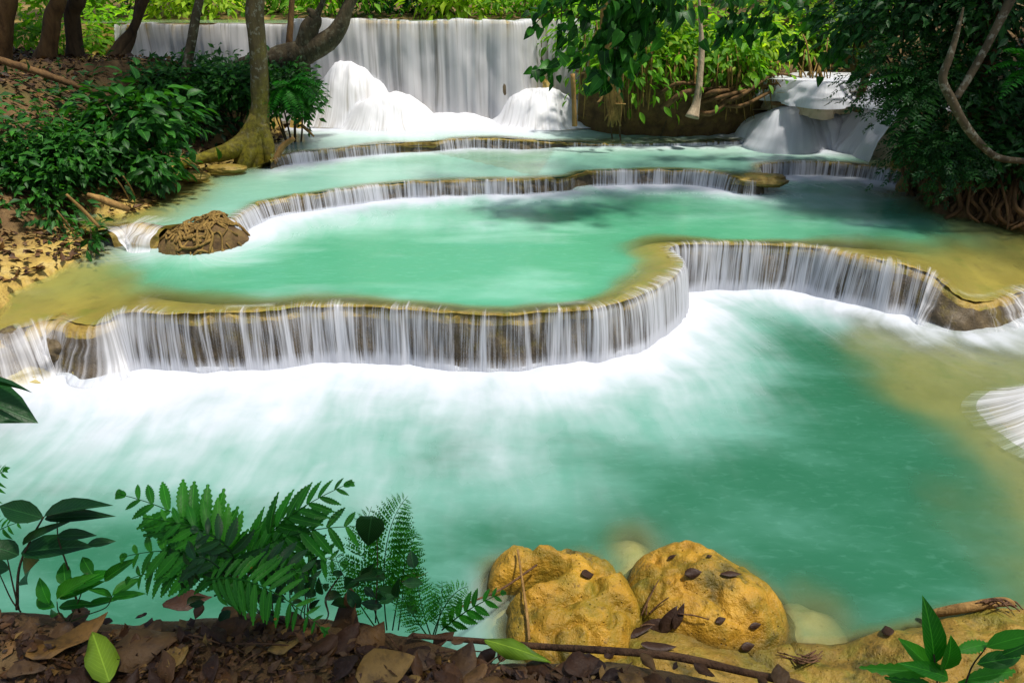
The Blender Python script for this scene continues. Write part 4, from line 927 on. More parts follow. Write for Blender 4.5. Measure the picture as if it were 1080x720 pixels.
# leaves hanging at the top right, from the same forest edge
for i, (u, v, Y) in enumerate(((32, 38, 13.6), (70, 44, 14.2), (104, 40, 14.6), (120, 26, 15.4))):
    p = PY(u, v, Y); V, F, a, cc = cloud(p, (.45, .35, .2), 160, .2, .45); bz = np.array([p[0], p[1], gz1(p[0], p[1])-.03])
    q = empty('plant', bz, 'small sunlit plant on the earth behind the trunks at the top left', 'plant', 'small plants behind the left trunks'); MB().add(V, F, a).build('foliage', M['lf_sun'], q, bz)
r = empty('tree', [5.6, 12.2, 1.6], 'leafy young tree hanging dark sprays over the right hand cascade', 'tree'); m = MB(); tw = MB()
t = tube([(5.9, 12.2, 1.5), (5.8, 12.0, 2.6), (5.3, 11.6, 3.6), (4.4, 11.3, 4.3)], [.07, .06, .05, .03]); tw.add(t[0], t[1], .5, t[2])
for pts, n in (([(900, -20), (870, 10), (845, 35), (828, 52)], 60), ([(930, -10), (905, 30), (885, 52), (868, 62)], 45), ([(860, -20), (830, 5), (806, 20), (790, 40)], 60), ([(960, 0), (940, 35), (925, 60), (912, 80)], 50), ([(800, -20), (780, 5), (765, 22), (752, 48)], 50), ([(940, -20), (915, 10), (890, 30), (880, 45)], 80), ([(905, 85), (900, 50), (912, 20), (925, -10)], 22)):
    spray(pts, n, .19, .12, 11.2, m, tw)
m.build('foliage', M['lf_mid'], r, [5.6, 12.2, 1.6]); tw.build('trunk', M['brown'], r, [5.6, 12.2, 1.6])
# ------------------------------------------------------------------ shrubs
def shrub(name, label, c, rad, n, L, mat, wr=.45, tpl=T_S, group=None, cat='shrub', stems=7, base=None, **k):
    c = np.array(c, float); b = np.array(base if base is not None else [c[0], c[1], gz1(c[0], c[1])-.05]); r = empty(name, b, label, cat, group)
    V, F, a, cc = cloud(c, rad, n, L, wr, tpl, **k); MB().add(V, F, a).build('foliage', mat, r, b)
    s = MB()
    for j in range(min(stems, len(cc))):
        e = cc[j]; m_ = (b+e)/2+R_.normal(size=3)*.08*np.mean(rad); t = tube([b+R_.normal(size=3)*.04, m_, e], [.022, .016, .006], 6, sub=4); s.add(t[0], t[1], .5, t[2])
    s.build('stem', M['stemd'], r, b); return r
def shp(label, u, v, Y, rx, ry, rz, n, L, mat, name='shrub', **k): return shrub(name, label, PY(u, v, Y), (rx, ry, rz), n, L, M[mat], **k)
SPR = dict(spread=.3)
gl = 'shrubs covering the left bank'
shp('dark shrub at the left edge below the diagonal fallen trunk', 20, 156, 8.9, .95, .8, .40, 1700, .14, 'lf_mid', group=gl)
shp('dark shrub trailing low over the muddy shore at the left edge', 18, 208, 8.1, .75, .6, .5, 1500, .13, 'lf_mid', group=gl, spread=.28)
shp('leafy bush with the brightest broad leaves on the left bank', 148, 132, 9.4, .6, .5, .36, 560, .2, 'lf_mid', wr=.55, tpl=T_L, group=gl)
shp('dark bush between the broad leaved bush and the muddy shore', 120, 174, 9.0, .8, .55, .38, 1200, .15, 'lf_mid', group=gl, spread=.28, tpl=T_L)
shp('dark bush above the stranded log on the left shore', 65, 178, 8.6, .8, .6, .45, 1600, .14, 'lf_mid', group=gl, spread=.28)
shp('low dark bush at the foot of the two trunks on the bank', 60, 112, 10.2, .9, .5, .22, 700, .13, 'lf_dark', group=gl)
shp('dense dark creeper hanging behind the slender lichen trunk', 195, 92, 11.7, .75, .5, .34, 2000, .13, 'lf_mid', group=gl, face=(0, -.6, 0))
shp('dense dark creeper to the left of the mossy trunk', 240, 98, 11.8, .75, .5, .46, 2500, .13, 'lf_mid', group=gl, face=(0, -.6, 0))
shp('low dark creeper over the earth between the trunk root and the broad leaved bush', 210, 128, 11.5, .5, .35, .22, 420, .13, 'lf_dark', group=gl, face=(0, -.6, 0))
shp('dark creeper on the bank end right behind the mossy trunk', 302, 105, 11.9, .5, .5, .5, 2200, .13, 'lf_mid', group=gl, face=(0, -.6, 0))
shp('tiny green sprig on the mud beside the small white spill', 92, 252, 7.45, .2, .16, .14, 70, .12, 'lf_mid', group=gl, stems=3)
# fern fronds at the end of that bank
def frond(p0, p1, p2, n, wmax, prof=None, side=None, tpl=T_R, wr=.28, ang=70, r0=.004, drop=.12, start=.06):
    """pinnate frond along a bent rachis: returns MB blocks (leaf V, F, rnd) and the rachis tube"""
    p0, p1, p2 = (np.asarray(p, float) for p in (p0, p1, p2))
    t = np.linspace(0, 1, 40)[:, None]; C = (1-t)**2*p0+2*t*(1-t)*p1+t*t*p2; T = nrm(np.gradient(C, axis=0))
    up_ = np.array([0, 0, 1.]) if side is None else np.asarray(side, float)
    s = np.linspace(start, .985, n); i = (s*39).astype(int)
    prof = prof or (lambda q: np.sin(np.pi*np.clip(.12+.86*q, 0, 1))**.75*(1-.25*q))
    L = wmax*prof(s); N = nrm(up_-(T[i]@up_)[:, None]*T[i] if False else up_-(T[i]*up_).sum(1, keepdims=True)*T[i]); S = np.cross(T[i], N)
    ca, sa = math.cos(math.radians(ang)), math.sin(math.radians(ang)); V = []; F = []; A = []; UVs = []; k = 0
    for sg in (1, -1):
        D = T[i]*ca+S*sg*sa*1.0-N*drop+R_.normal(size=(n, 3))*.05
        v, f, a = scatter(tpl, C[i]+T[i]*(.004 if sg > 0 else 0), D, N+R_.normal(size=(n, 3))*.08, L*(.92+.16*R_.random(n)), np.maximum(L*wr, wmax*wr*.35)); V.append(v); F.append(f+k); A.append(a); k += len(v); UVs.append(LASTUV[0])
    v, f, a = scatter(tpl, C[-3:-2], T[-1:], N[-1:], np.array([max(L[-1]*1.6, wmax*.25)]), np.array([wmax*wr*.6])); V.append(v); F.append(f+k); A.append(a); UVs.append(LASTUV[0]); LASTUV[0] = np.vstack(UVs)
    tb = tube(C[::3], np.linspace(r0, r0*.35, len(C[::3])), 5, sub=1)
    return np.vstack(V), np.vstack(F), np.concatenate(A)*.6+random.random()*.4, tb
def fernclump(name, label, base, tips, n, wmax, mat, arch=.35, group=None, cat='fern', tpl=T_S, wr=.25, r0=.006, **k):
    r = empty(name, base, label, cat, group)
    for tpv in tips:
        tpv = np.asarray(tpv, float); mid = (np.asarray(base)+tpv)/2+np.array([0, 0, arch*np.linalg.norm(tpv-base)])
        v, f, a, tb = frond(base, mid, tpv, n, wmax, tpl=tpl, wr=wr, r0=r0, **k); m_ = MB().add(v, f, a); m_.add(tb[0], tb[1], .1, tb[2]); m_.build('frond', mat, r, base)
    return r
bb_ = PY(302, 92, 11.5)
fernclump('fern', 'drooping fern fronds at the tip of the bank in front of the main fall', bb_, [bb_+np.array(d) for d in ((.55, -.3, -.15), (.5, -.2, .1), (.35, -.45, -.4), (.62, 0, -.02), (.2, -.5, -.45), (.45, .1, .2), (.58, -.2, -.35), (-.2, -.5, -.4), (.0, -.5, .05))], 20, .17, M['lf_fern'])
# right bank
gr = 'bushes on the dark right bank'
for lab, u, v, Y, rx, ry, rz, n, L, mt in (
    ('dark bush leaning out furthest over the right hand cascade', 955, 95, 9.4, .62, .6, .55, 1300, .15, 'lf_dark'),
    ('dark bush at the foot of the right bank just above the water', 985, 165, 9.0, .42, .5, .5, 1100, .14, 'lf_dark'),
    ('dark tall bush filling the top right corner', 1050, 20, 9.6, 1.1, .8, .8, 2200, .15, 'lf_dark'),
    ('dark bush behind the crooked lichen branch', 1030, 100, 9.7, .95, .7, .7, 1900, .15, 'lf_dark'),
    ('dark low bush at the right edge above the red roots', 1065, 165, 9.2, .8, .6, .5, 1500, .15, 'lf_dark'),
    ('dark bush high over the cascade below the top edge', 950, 15, 10.2, .9, .7, .6, 1500, .16, 'lf_dark')):
    shp(lab, u, v, Y, rx, ry, rz, n, L, mt, group=gr, tpl=T_P if u in (955, 985) else T_S, wr=.7 if u in (955, 985) else .45, base=(PY(u, v, Y)[0]+1.3, PY(u, v, Y)[1]+.8, gz1(PY(u, v, Y)[0]+1.3, PY(u, v, Y)[1]+.8)-.1))
bb_ = PY(985, 85, 9.0)
fernclump('fern', 'long green fronds spraying left from the dark right bank over the cascade', bb_, [bb_+np.array(d) for d in ((-1.05, -.2, -.1), (-.9, -.3, -.45), (-.75, .1, .12), (-.6, -.4, -.75), (-.35, -.5, -.9), (-.95, .1, -.28))], 24, .19, M['lf_mid'], arch=.22)
bb_ = PY(1090, 75, 8.5)
fernclump('fern', 'fern fronds arching in from the right edge of the picture', bb_, [bb_+np.array(d) for d in ((-.62, -.1, -.02), (-.5, -.3, -.28), (-.2, -.5, .15), (-.55, -.2, .22))], 22, .16, M['lf_fern'])
# roots and rock under the right bank
r = empty('root_mass', G(1020, 218, .6), 'reddish brown roots and earth at the foot of the dark right bank', 'aerial roots'); bb = MB()
for i in range(70):
    u0 = 955+R_.random()*140; vb = np.interp(u0, [952, 1000, 1080], [198, 222, 236])+R_.normal()*2; Y = float(G(u0, vb, .62)[1]); w0 = 2+4*R_.random()**2
    bb.add(*(lambda t: (t[0], t[1], .5, t[2]))(pxtube([(u0+R_.normal()*14, vb-48, Y+.35, w0*.7), (u0+R_.normal()*7, vb-22, Y+.12, w0), (u0+R_.normal()*3, vb-7, Y, w0), (u0+R_.normal()*8, vb+3, Y-.05, w0*.7)], 6, rough=.25, sub=4)))
bb.build('root', M['brown'], r, G(1020, 218, .6))
def blob_rock(name, label, u, v, z, rx, ry, rz, mat, seed=0, amp=.22, cat='rock'):
    c = G(u, v, z); th = np.linspace(0, np.pi, 28)[:, None]; ph = np.linspace(0, 2*np.pi, 44, endpoint=False)[None, :]
    d = np.stack([np.sin(th)*np.cos(ph), np.sin(th)*np.sin(ph), np.cos(th)+0*ph], -1); n = 1+amp*fbm(d[..., 0]*1.6+seed, d[..., 1]*1.6, d[..., 2]*1.6, 4)+amp*.4*fbm(d[..., 0]*6+seed, d[..., 1]*6, d[..., 2]*6, 3)
    o = mesh(name, (d*n[..., None]*np.array([rx, ry, rz])).reshape(-1, 3), gridfaces(28, 44, True), mat); o.location = c; return thing(o, label, cat)
blob_rock('rock', 'orange brown rock at the waterline under the right bank', 1015, 222, .62, .38, .25, .16, M['bank'], 3)
blob_rock('rock', 'dark brown rock at the right edge of the waterline under the right bank', 1066, 226, .65, .42, .25, .2, M['bank'], 5)
blob_rock('rock', 'small beige rock poking out of the foam at the far left', 28, 381, .1, .11, .1, .08, M['pale'], 8)
for i, (u, v, z, rx, ry, rz_) in enumerate(((14, 360, .30, .17, .18, .13), (60, 366, .22, .18, .18, .13), (92, 356, .30, .13, .16, .13), (30, 400, .02, .2, .15, .1), (98, 385, .06, .18, .16, .12))):
    blob_rock('rock', ['brown rock splitting the cascade at the far left edge', 'dark rock with white water running round it in the far left cascade', 'small upright rock where the long curtain fall meets the left cascade', 'pale rock showing through the foam below the far left cascade', 'low rock at the foot of the left cascade beside the curtain fall'][i], u, v, z, rx, ry, rz_, M['wall' if i < 3 else 'shoal'], 20+i, .3)
blob_rock('rock', 'small flat yellow rock beside the fallen log on the left shore', 205, 186, .92, .22, .16, .07, M['rim'], 4)
blob_rock('rock', 'low yellow rock under the root of the mossy trunk', 240, 178, .92, .3, .16, .07, M['rim'], 6)
blob_rock('rock', 'flat mossy rock dividing the two low waterfalls on the right', 800, 190, .77, .40, .32, .10, M['rim'], 7, .45)
# ------------------------------------------------------------------ forest behind
gb = 'sunlit bushes behind the waterfalls'
lab = 'sunlit yellow green bush in the thicket behind the main fall'
for i, (xx, yy) in enumerate([(-10.2, 17.5), (-8.9, 19.5), (-7.2, 17.6), (-5.9, 18.8), (-4.3, 17.7), (-2.8, 18.6), (-1.2, 17.6), (.4, 18.4), (1.6, 17.0)]):
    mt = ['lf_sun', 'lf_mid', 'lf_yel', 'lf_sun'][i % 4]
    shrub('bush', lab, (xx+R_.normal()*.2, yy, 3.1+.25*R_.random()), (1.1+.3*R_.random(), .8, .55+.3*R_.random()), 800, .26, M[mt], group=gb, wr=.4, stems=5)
lab2 = 'sunlit leafy bush above the root covered bank'
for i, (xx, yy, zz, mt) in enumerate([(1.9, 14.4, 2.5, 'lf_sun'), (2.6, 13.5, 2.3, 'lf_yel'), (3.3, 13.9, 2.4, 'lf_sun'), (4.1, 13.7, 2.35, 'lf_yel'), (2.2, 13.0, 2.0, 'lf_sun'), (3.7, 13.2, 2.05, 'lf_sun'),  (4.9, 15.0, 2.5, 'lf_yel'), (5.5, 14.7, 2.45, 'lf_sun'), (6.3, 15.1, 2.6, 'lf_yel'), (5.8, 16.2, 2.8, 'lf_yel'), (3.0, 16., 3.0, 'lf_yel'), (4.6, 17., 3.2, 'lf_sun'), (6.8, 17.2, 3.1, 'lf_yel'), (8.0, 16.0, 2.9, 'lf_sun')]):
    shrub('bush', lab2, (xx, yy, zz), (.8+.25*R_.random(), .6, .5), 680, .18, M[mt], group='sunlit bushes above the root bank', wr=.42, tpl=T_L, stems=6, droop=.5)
V = []
m = MB(); s = MB()
for i in range(70):
    a = R_.random(); xx = -26+60*a; yy = 26+12*R_.random()
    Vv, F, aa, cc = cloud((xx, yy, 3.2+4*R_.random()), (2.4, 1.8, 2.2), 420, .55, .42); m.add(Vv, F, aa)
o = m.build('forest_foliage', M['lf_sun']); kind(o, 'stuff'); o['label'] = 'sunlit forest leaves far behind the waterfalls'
gt = 'far forest trunks'
for i, (u, w0, Y) in enumerate([(232, 7, 22), (352, 9, 23), (442, 8, 24), (512, 11, 22), (566, 7, 21), (800, 9, 20), (690, 8, 22), (905, 9, 21)]):
    V = [trunk_px([(u+R_.normal()*3, -40, Y, w0*.8), (u, 0, Y, w0), (u+R_.normal()*2, 40, Y, w0*1.3)], None, sides=9, rough=.15)]
    treething('tree', 'slim brown trunk in the sunlit forest beyond the waterfalls', PY(u, 20, Y), V, M['brown'], gt)
# unseen tree added to shade the near bank, behind and beside the viewpoint
base = np.array([3.9, -1.4, 0.]); base[2] = gz1(3.9, -1.4)
V = [tube([base, base+[-.1, .1, 2], base+[-.3, .4, 4], (2.6, .4, 6.0), (1.4, .5, 6.5)], [.28, .22, .18, .1, .04], **tp)]
treething('tree', 'unseen shade tree added behind the viewpoint over the near bank', base, V, M['brown'], None, [((1.6, -.1, 6.4), (2.6, 1.2, .8), 1000, .3, .45), ((4.0, -.6, 6.6), (2., 1.4, .8), 700, .3, .45)])
# right bank needs its own canopy: tall crown over the bushes
base = np.array([8.4, 10.4, 0.]); base[2] = gz1(8.4, 10.4)
V = [tube([base, base+[0, 0, 2], base+[-.2, .1, 4.5], base+[-.4, 0, 6]], [.25, .2, .15, .06], **tp)]
treething('tree', 'large tree hidden in the bushes at the right edge', base, V, M['brown'], None, [((9.2, 8.6, 5.6), (2.2, 2., 1.2), 1800, .28, .45), ((9.8, 10.8, 6.6), (2., 2., 1.2), 1200, .28, .45)])
# ------------------------------------------------------------------ near bank: plants
FU = (0, -.55, .85)
def leafpx(m, base, tip, Y0, Y1, wpx, tpl=T_L, up_=FU):
    p, q = PY(*base, Y0), PY(*tip, Y1); L = np.linalg.norm(q-p); w = wpx*mpp((Y0+Y1)/2, p[2])
    v, f, a = scatter(tpl, p, q-p, np.array(up_)+R_.normal(size=3)*.12, L, w); m.add(v, f, a)
def stempx(m, pts, rnd=.15, sides=7):
    t = pxtube(pts, sides, sub=5); m.add(t[0], t[1], rnd, t[2])
def frpx(parent, base, a, b, c, Y, n, wpx, mat, name='frond', tpl=T_R, wr=.3, Yb=None, Yc=None, side=FU, **k):
    Yb = Yb or Y; Yc = Yc or Y
    p0, p1, p2 = PY(*a, Y), PY(*b, Yb), PY(*c, Yc); w = wpx*mpp(Y, p0[2])
    v, f, r_, tb = frond(p0, p1, p2, n, w, tpl=tpl, wr=wr, side=side, r0=.0022, **k)
    m = MB().add(v, f, r_); m.add(tb[0], tb[1], .05, tb[2]); return m.build(name, mat, parent, base)
T_LW = tpl_leaf(((.06, .16), (.18, .36), (.35, .49), (.52, .48), (.7, .36), (.86, .17)), .2, .22)
# glossy broad leaved plant
base = PY(18, 640, 1.2); r = empty('plant', base, 'dark glossy broad leaved seedling at the left end of the near bank', 'plant', None)
m = MB()
for a in (((46, 545), (105, 523), 19), ((47, 547), (111, 540), 15), ((46, 546), (-8, 531), 24), ((22, 583), (90, 570), 27), ((42, 590), (10, 615), 26), ((20, 585), (-14, 572), 22), ((92, 574), (121, 569), 10), ((24, 575), (62, 548), 10), ((60, 565), (98, 562), 13), ((10, 600), (-22, 596), 18)):
    leafpx(m, a[0], a[1], 1.2, 1.2+R_.normal()*.03, a[2], T_LW)
m.build('foliage', M['lf_deep'], r, base); m = MB()
stempx(m, [(46, 545, 1.2, 1.8), (33, 568, 1.2, 2.2), (20, 600, 1.2, 2.6), (18, 642, 1.2, 3.4)]); stempx(m, [(60, 548, 1.21, 1.2), (62, 570, 1.21, 1.4), (72, 600, 1.2, 2), (84, 645, 1.2, 2.4)]); stempx(m, [(8, 590, 1.19, 1.2), (14, 618, 1.19, 1.6), (20, 642, 1.19, 2)]); stempx(m, [(0, 606, 1.19, 1), (12, 632, 1.19, 1.4), (22, 645, 1.19, 1.6)])
m.build('stem', M['stemd'], r, base)
# low seedlings between
base = PY(62, 648, 1.17); r = empty('plant', base, 'low green seedling cluster rooted among dead leaves right of the glossy seedling', 'plant'); m = MB()
for a in (((52, 636), (38, 612), 14), ((58, 640), (32, 630), 13), ((60, 632), (78, 606), 15), ((62, 630), (96, 612), 16), ((90, 640), (120, 628), 10), ((118, 628), (146, 606), 13), ((118, 629), (98, 618), 9), ((118, 630), (148, 624), 9), ((62, 640), (92, 634), 11), ((54, 640), (52, 650), 12), ((76, 622), (108, 600), 17), ((70, 618), (64, 592), 15), ((98, 606), (84, 586), 13), ((110, 612), (130, 592), 12)):
    leafpx(m, a[0], a[1], 1.17, 1.17+R_.normal()*.02, a[2], T_L)
m.build('foliage', M['lf_fern'], r, base); m = MB()
for a in ([(60, 634, 1.17, 1), (62, 645, 1.17, 1.3), (72, 656, 1.17, 1.6)], [(118, 628, 1.17, 1), (112, 640, 1.17, 1.2), (92, 648, 1.17, 1.3), (72, 656, 1.17, 1.4)], [(92, 604, 1.17, 1), (84, 630, 1.17, 1.3), (72, 656, 1.17, 1.6)]): stempx(m, a)
m.build('stem', M['stem'], r, base)
# pinnate leaved plant
base = PY(255, 645, 1.15); r = empty('plant', base, 'bushy plant with toothed feather leaves in the middle of the near bank', 'plant')
def fr(*a, **k): return frpx(r, base, *a, **k)
LF = M['lf_fern']
fr((236, 604), (232, 545), (122, 520), 1.2, 11, 54, LF, wr=.3, ang=48, Yc=1.24)
fr((244, 606), (262, 556), (150, 546), 1.18, 11, 44, LF, wr=.3, ang=52)
fr((262, 602), (276, 548), (372, 508), 1.24, 12, 44, LF, wr=.29, ang=45, Yc=1.28)
fr((240, 612), (210, 565), (126, 588), 1.16, 10, 46, LF, wr=.33, ang=55)
fr((246, 610), (190, 588), (132, 612), 1.14, 9, 40, LF, wr=.34, ang=55)
fr((258, 600), (292, 566), (366, 596), 1.2, 11, 42, LF, wr=.3, ang=62)
fr((250, 596), (300, 548), (402, 556), 1.22, 11, 44, LF, wr=.3, ang=55, Yc=1.26)
fr((246, 606), (256, 572), (204, 558), 1.12, 7, 36, M['lf_deep'], wr=.36, ang=60)
fr((262, 606), (290, 580), (346, 620), 1.13, 8, 34, M['lf_deep'], wr=.34, ang=65)
fr((240, 608), (200, 560), (192, 620), 1.1, 7, 36, M['lf_deep'], wr=.36, ang=60)
fr((250, 604), (270, 560), (310, 540), 1.26, 8, 38, LF, wr=.32, ang=55)
fr((236, 606), (180, 548), (172, 586), 1.22, 8, 42, LF, wr=.34, ang=55)
m = MB()
for a in ([(240, 600, 1.18, 2), (248, 625, 1.17, 2.4), (254, 652, 1.15, 3)], [(262, 600, 1.2, 2), (260, 625, 1.18, 2.4), (257, 652, 1.15, 3)], [(250, 598, 1.2, 2), (252, 625, 1.17, 2.2), (256, 650, 1.15, 2.6)], [(236, 606, 1.12, 1.6), (246, 630, 1.13, 2), (253, 650, 1.15, 2)]): stempx(m, a)
m.build('stem', M['stemd'], r, base)
# bright fern
base = PY(232, 648, 1.08); r = empty('fern', base, 'bright green fern frond arching down over the dead leaves', 'fern')
TF = tpl_leaf(((.05, .3), (.2, .45), (.45, .5), (.7, .42), (.88, .22)), .12, .45)
frpx(r, base, (218, 612), (270, 596), (346, 668), 1.08, 15, 42, M['lf_lime'], tpl=T_R, wr=.22, ang=68, Yc=1.0)
frpx(r, base, (222, 616), (250, 598), (318, 602), 1.1, 14, 30, M['lf_lime'], tpl=T_R, wr=.22, ang=68)
frpx(r, base, (226, 628), (250, 616), (286, 640), 1.06, 8, 24, M['lf_lime'], tpl=TF, wr=.34, ang=68)
# lacy ferns
def lacy(lab, base, specs, mat):
    r = empty('fern', base, lab, 'fern')
    for a, b, c, Y, n, w in specs:
        p0, p1, p2 = PY(*a, Y), PY(*b, Y), PY(*c, Y+.03); t = np.linspace(0, 1, 40)[:, None]; C = (1-t)**2*p0+2*t*(1-t)*p1+t*t*p2
        m = MB(); T = nrm(np.gradient(C, axis=0)); up_ = np.array(FU)
        for j, s in enumerate(np.linspace(.22, .97, n)):
            i = int(s*39); wl = w*mpp(Y, C[i][2])*(math.sin(math.pi*(.22+.75*s))**.8); N = up_-T[i]*(T[i]@up_); N /= np.linalg.norm(N); S = np.cross(T[i], N)
            for sg in (1, -1):
                e = C[i]+(S*sg*.9+T[i]*.35-N*.12)*wl; mid = (C[i]+e)/2+N*wl*.06
                v, f, a_, tb = frond(C[i], mid, e, 9, wl*.26, tpl=T_S, wr=.55, ang=62, side=N, r0=.0008, start=.08); m.add(v, f, a_)
        tb = tube(C[::3], np.linspace(.002, .0006, 14), 5, sub=1); m.add(tb[0], tb[1], .02, tb[2]); m.build('frond', mat, r, base)
lacy('lacy dark fern with finely divided fronds at the right end of the plant clump', PY(412, 662, 1.22),
     [((408, 664), (395, 560), (430, 523), 1.28, 15, 34), ((402, 664), (372, 585), (392, 534), 1.3, 14, 28), ((414, 664), (425, 590), (440, 560), 1.26, 12, 24), ((398, 664), (360, 612), (352, 580), 1.28, 11, 22), ((420, 664), (430, 600), (425, 545), 1.32, 14, 26)], M['lf_fern'])
lacy('small lacy fern spreading low beside the dry stick on the bank edge', PY(455, 672, 1.2),
     [((455, 672), (440, 632), (440, 600), 1.22, 9, 22), ((456, 672), (470, 622), (494, 618), 1.22, 9, 18), ((452, 672), (432, 645), (420, 618), 1.2, 9, 18), ((458, 672), (468, 640), (466, 612), 1.24, 9, 18)], M['lf_fern'])
base = PY(470, 664, 1.22); r = empty('fern', base, 'single green frond reaching right towards the crevice boulder', 'fern')
frpx(r, base, (466, 664), (492, 640), (532, 624), 1.24, 8, 22, LF, wr=.46, ang=55)
base = PY(386, 600, 1.2); r = empty('plant', PY(392, 655, 1.2), 'single dark oval leaf hanging from a thin stem in front of the lacy fern', 'plant'); m = MB()
leafpx(m, (392, 544), (386, 582), 1.19, 1.17, 27, tpl_leaf(HEART), (0, -1, .3)); m.build('leaf', M['lf_deep'], r, PY(392, 655, 1.2)); m = MB(); stempx(m, [(392, 545, 1.19, 1), (398, 580, 1.2, 1.2), (396, 656, 1.2, 1.6)]); m.build('stem', M['stemd'], r, PY(392, 655, 1.2))
# dark undergrowth leaves behind the fern clump
base = PY(330, 650, 1.22); r = empty('plant', base, 'dark low undergrowth below the feather leaved plant', 'plant'); m = MB()
for i in range(46):
    u, v = 190+R_.random()*250, 598+R_.random()*46; an = R_.random()*6.28; l = 14+16*R_.random()
    leafpx(m, (u, v), (u+l*math.cos(an), v+l*.7*math.sin(an)), 1.2, 1.2+R_.normal()*.03, l*.5, T_L)
m.build('foliage', M['lf_deep'], r, base); m = MB()
for i in range(12):
    u = 200+R_.random()*230; stempx(m, [(u, 605, 1.2, 1), (u*.85+48+R_.normal()*6, 630, 1.2, 1.2), (u*.6+130, 650, 1.19, 1.4), (330, 668, 1.18, 2)])
m.build('stem', M['stemd'], r, base)
# fern at the left edge
base = PY(-60, 640, 1.25); r = empty('fern', base, 'fern frond entering at the left edge above the glossy seedling', 'fern')
frpx(r, base, (-60, 640), (-30, 520), (6, 494), 1.25, 16, 34, LF, tpl=T_L, wr=.26, ang=72)
frpx(r, base, (-58, 640), (-36, 560), (30, 548), 1.25, 14, 26, LF, tpl=T_L, wr=.28, ang=66)
# sapling leaf, left edge
base = PY(-90, 640, 1.25); r = empty('plant', base, 'sapling with two big dark leaves poking in at the left edge above the foam', 'plant'); m = MB()
leafpx(m, (-40, 415), (33, 438), 1.45, 1.42, 46, T_LW, (.25, -.5, .8)); leafpx(m, (-42, 404), (31, 398), 1.45, 1.45, 12, T_LW, (0, .3, .95)); leafpx(m, (-40, 432), (14, 440), 1.43, 1.4, 18, T_LW); leafpx(m, (-45, 410), (-90, 390), 1.43, 1.4, 40, T_LW)
m.build('foliage', M['lf_deep'], r, base); m = MB(); stempx(m, [(-40, 412, 1.45, 3), (-60, 480, 1.4, 4), (-85, 570, 1.3, 5), (-90, 645, 1.25, 6)]); m.build('stem', M['stemd'], r, base)
# bottom right plant
base = PY(1000, 800, 1.02); r = empty('plant', base, 'dark green pointed leaves rising at the bottom right corner', 'plant'); m = MB()
for a in (((985, 700), (986, 643), 24), ((990, 712), (958, 676), 20), ((985, 708), (918, 706), 15), ((995, 706), (1012, 684), 22), ((1000, 714), (968, 700), 18), ((1010, 686), (1046, 676), 14), ((1040, 682), (1092, 664), 18), ((1030, 700), (1082, 690), 18), ((1020, 716), (1075, 706), 17), ((1010, 722), (1056, 722), 16), ((980, 722), (942, 716), 14), ((1058, 690), (1090, 678), 14)):
    leafpx(m, a[0], a[1], 1.05, 1.05+R_.normal()*.02, a[2], T_R if a[2] < 18 else T_L)
m.build('foliage', M['lf_fern'], r, base); m = MB()
for a in ([(985, 690, 1.05, 1.6), (990, 730, 1.04, 2), (1000, 800, 1.02, 3)], [(1040, 682, 1.05, 1.2), (1020, 715, 1.05, 1.8), (1002, 800, 1.02, 2.4)], [(990, 708, 1.05, 1.2), (996, 760, 1.03, 1.8), (1001, 800, 1.02, 2)]): stempx(m, a)
m.build('stem', M['stemd'], r, base)
# ------------------------------------------------------------------ near bank: litter
def bank_z(x, y): return ground_z(np.atleast_1d(np.asarray(x, float)), np.atleast_1d(np.asarray(y, float)))[0]
def on_bank(u, v):
    z = ZB
    for _ in range(4): p = G(u, v, z); z = float(bank_z(p[0], p[1])[0]) if p[1] < 3 else ZB; z = max(z, 1.2)
    return G(u, v, z)
def deadtpl(kind_):
    prof = ((.05, .2), (.2, .42), (.38, .52), (.55, .48), (.72, .34), (.88, .16)); V, F = tpl_leaf(prof, .1, .0)
    c = [.5, -.35, .8, .2, 1.1][kind_ % 5]; f = [.5, -.3, .2, .9, .35][kind_ % 5]
    c *= .6; f *= .7
    V[:, 2] = c*(V[:, 1]-.5)**2+f*V[:, 0]**2+.06*np.sin(V[:, 1]*9+kind_)*np.sign(V[:, 0])*np.abs(V[:, 0])*2; return V, F
def fallen(u, v, L, ang, label, mat, k=0, wr=.5, group=None, tilt=.25, lift=.012, rnd=None):
    p = on_bank(u, v); V, F = deadtpl(k); D = np.array([math.cos(ang), math.sin(ang), R_.normal()*tilt*.6]); U = np.array([R_.normal()*tilt, R_.normal()*tilt-.1, 1.])
    v_, f, a = scatter((V-[0, .5, 0], F), np.zeros(3), D, U, L, L*wr); uv = np.stack([V[:, 0], V[:, 1]], 1)
    b = MB().add(v_, f, R_.random() if rnd is None else rnd, uv); o = b.build('fallen_leaf', mat); o.location = p+[0, 0, lift]
    md = o.modifiers.new('thickness', 'SOLIDIFY'); md.thickness = .0012
    return thing(o, label, 'leaf', group)
fallen(112, 706, .17, math.radians(130), 'yellow green fallen leaf near the bottom left corner', M['lf_fall'], 1, .36, tilt=.12, lift=.055, rnd=.7)
fallen(152, 686, .17, math.radians(25), 'big brown grey dead leaf behind the yellow green one', M['dead'], 1, .62, tilt=.1, lift=.02, rnd=.78)
fallen(78, 684, .17, math.radians(50), 'crumpled golden brown dead leaf on the bank at the lower left', M['dead'], 4, .5, rnd=.92, lift=.02)
fallen(545, 701, .17, math.radians(-22), 'long fresh green fallen blade under the branch on the near bank', M['lf_fall'], 1, .24, tilt=.1, lift=.055, rnd=.2)
fallen(372, 660, .15, math.radians(100), 'upright curled brown dead leaf propped under the fern clump', M['dead'], 3, .7, tilt=.7, rnd=.62, lift=.03)
fallen(392, 684, .13, math.radians(75), 'pale brown folded dead leaf below the lacy fern', M['dead'], 0, .5, rnd=.82, lift=.02)
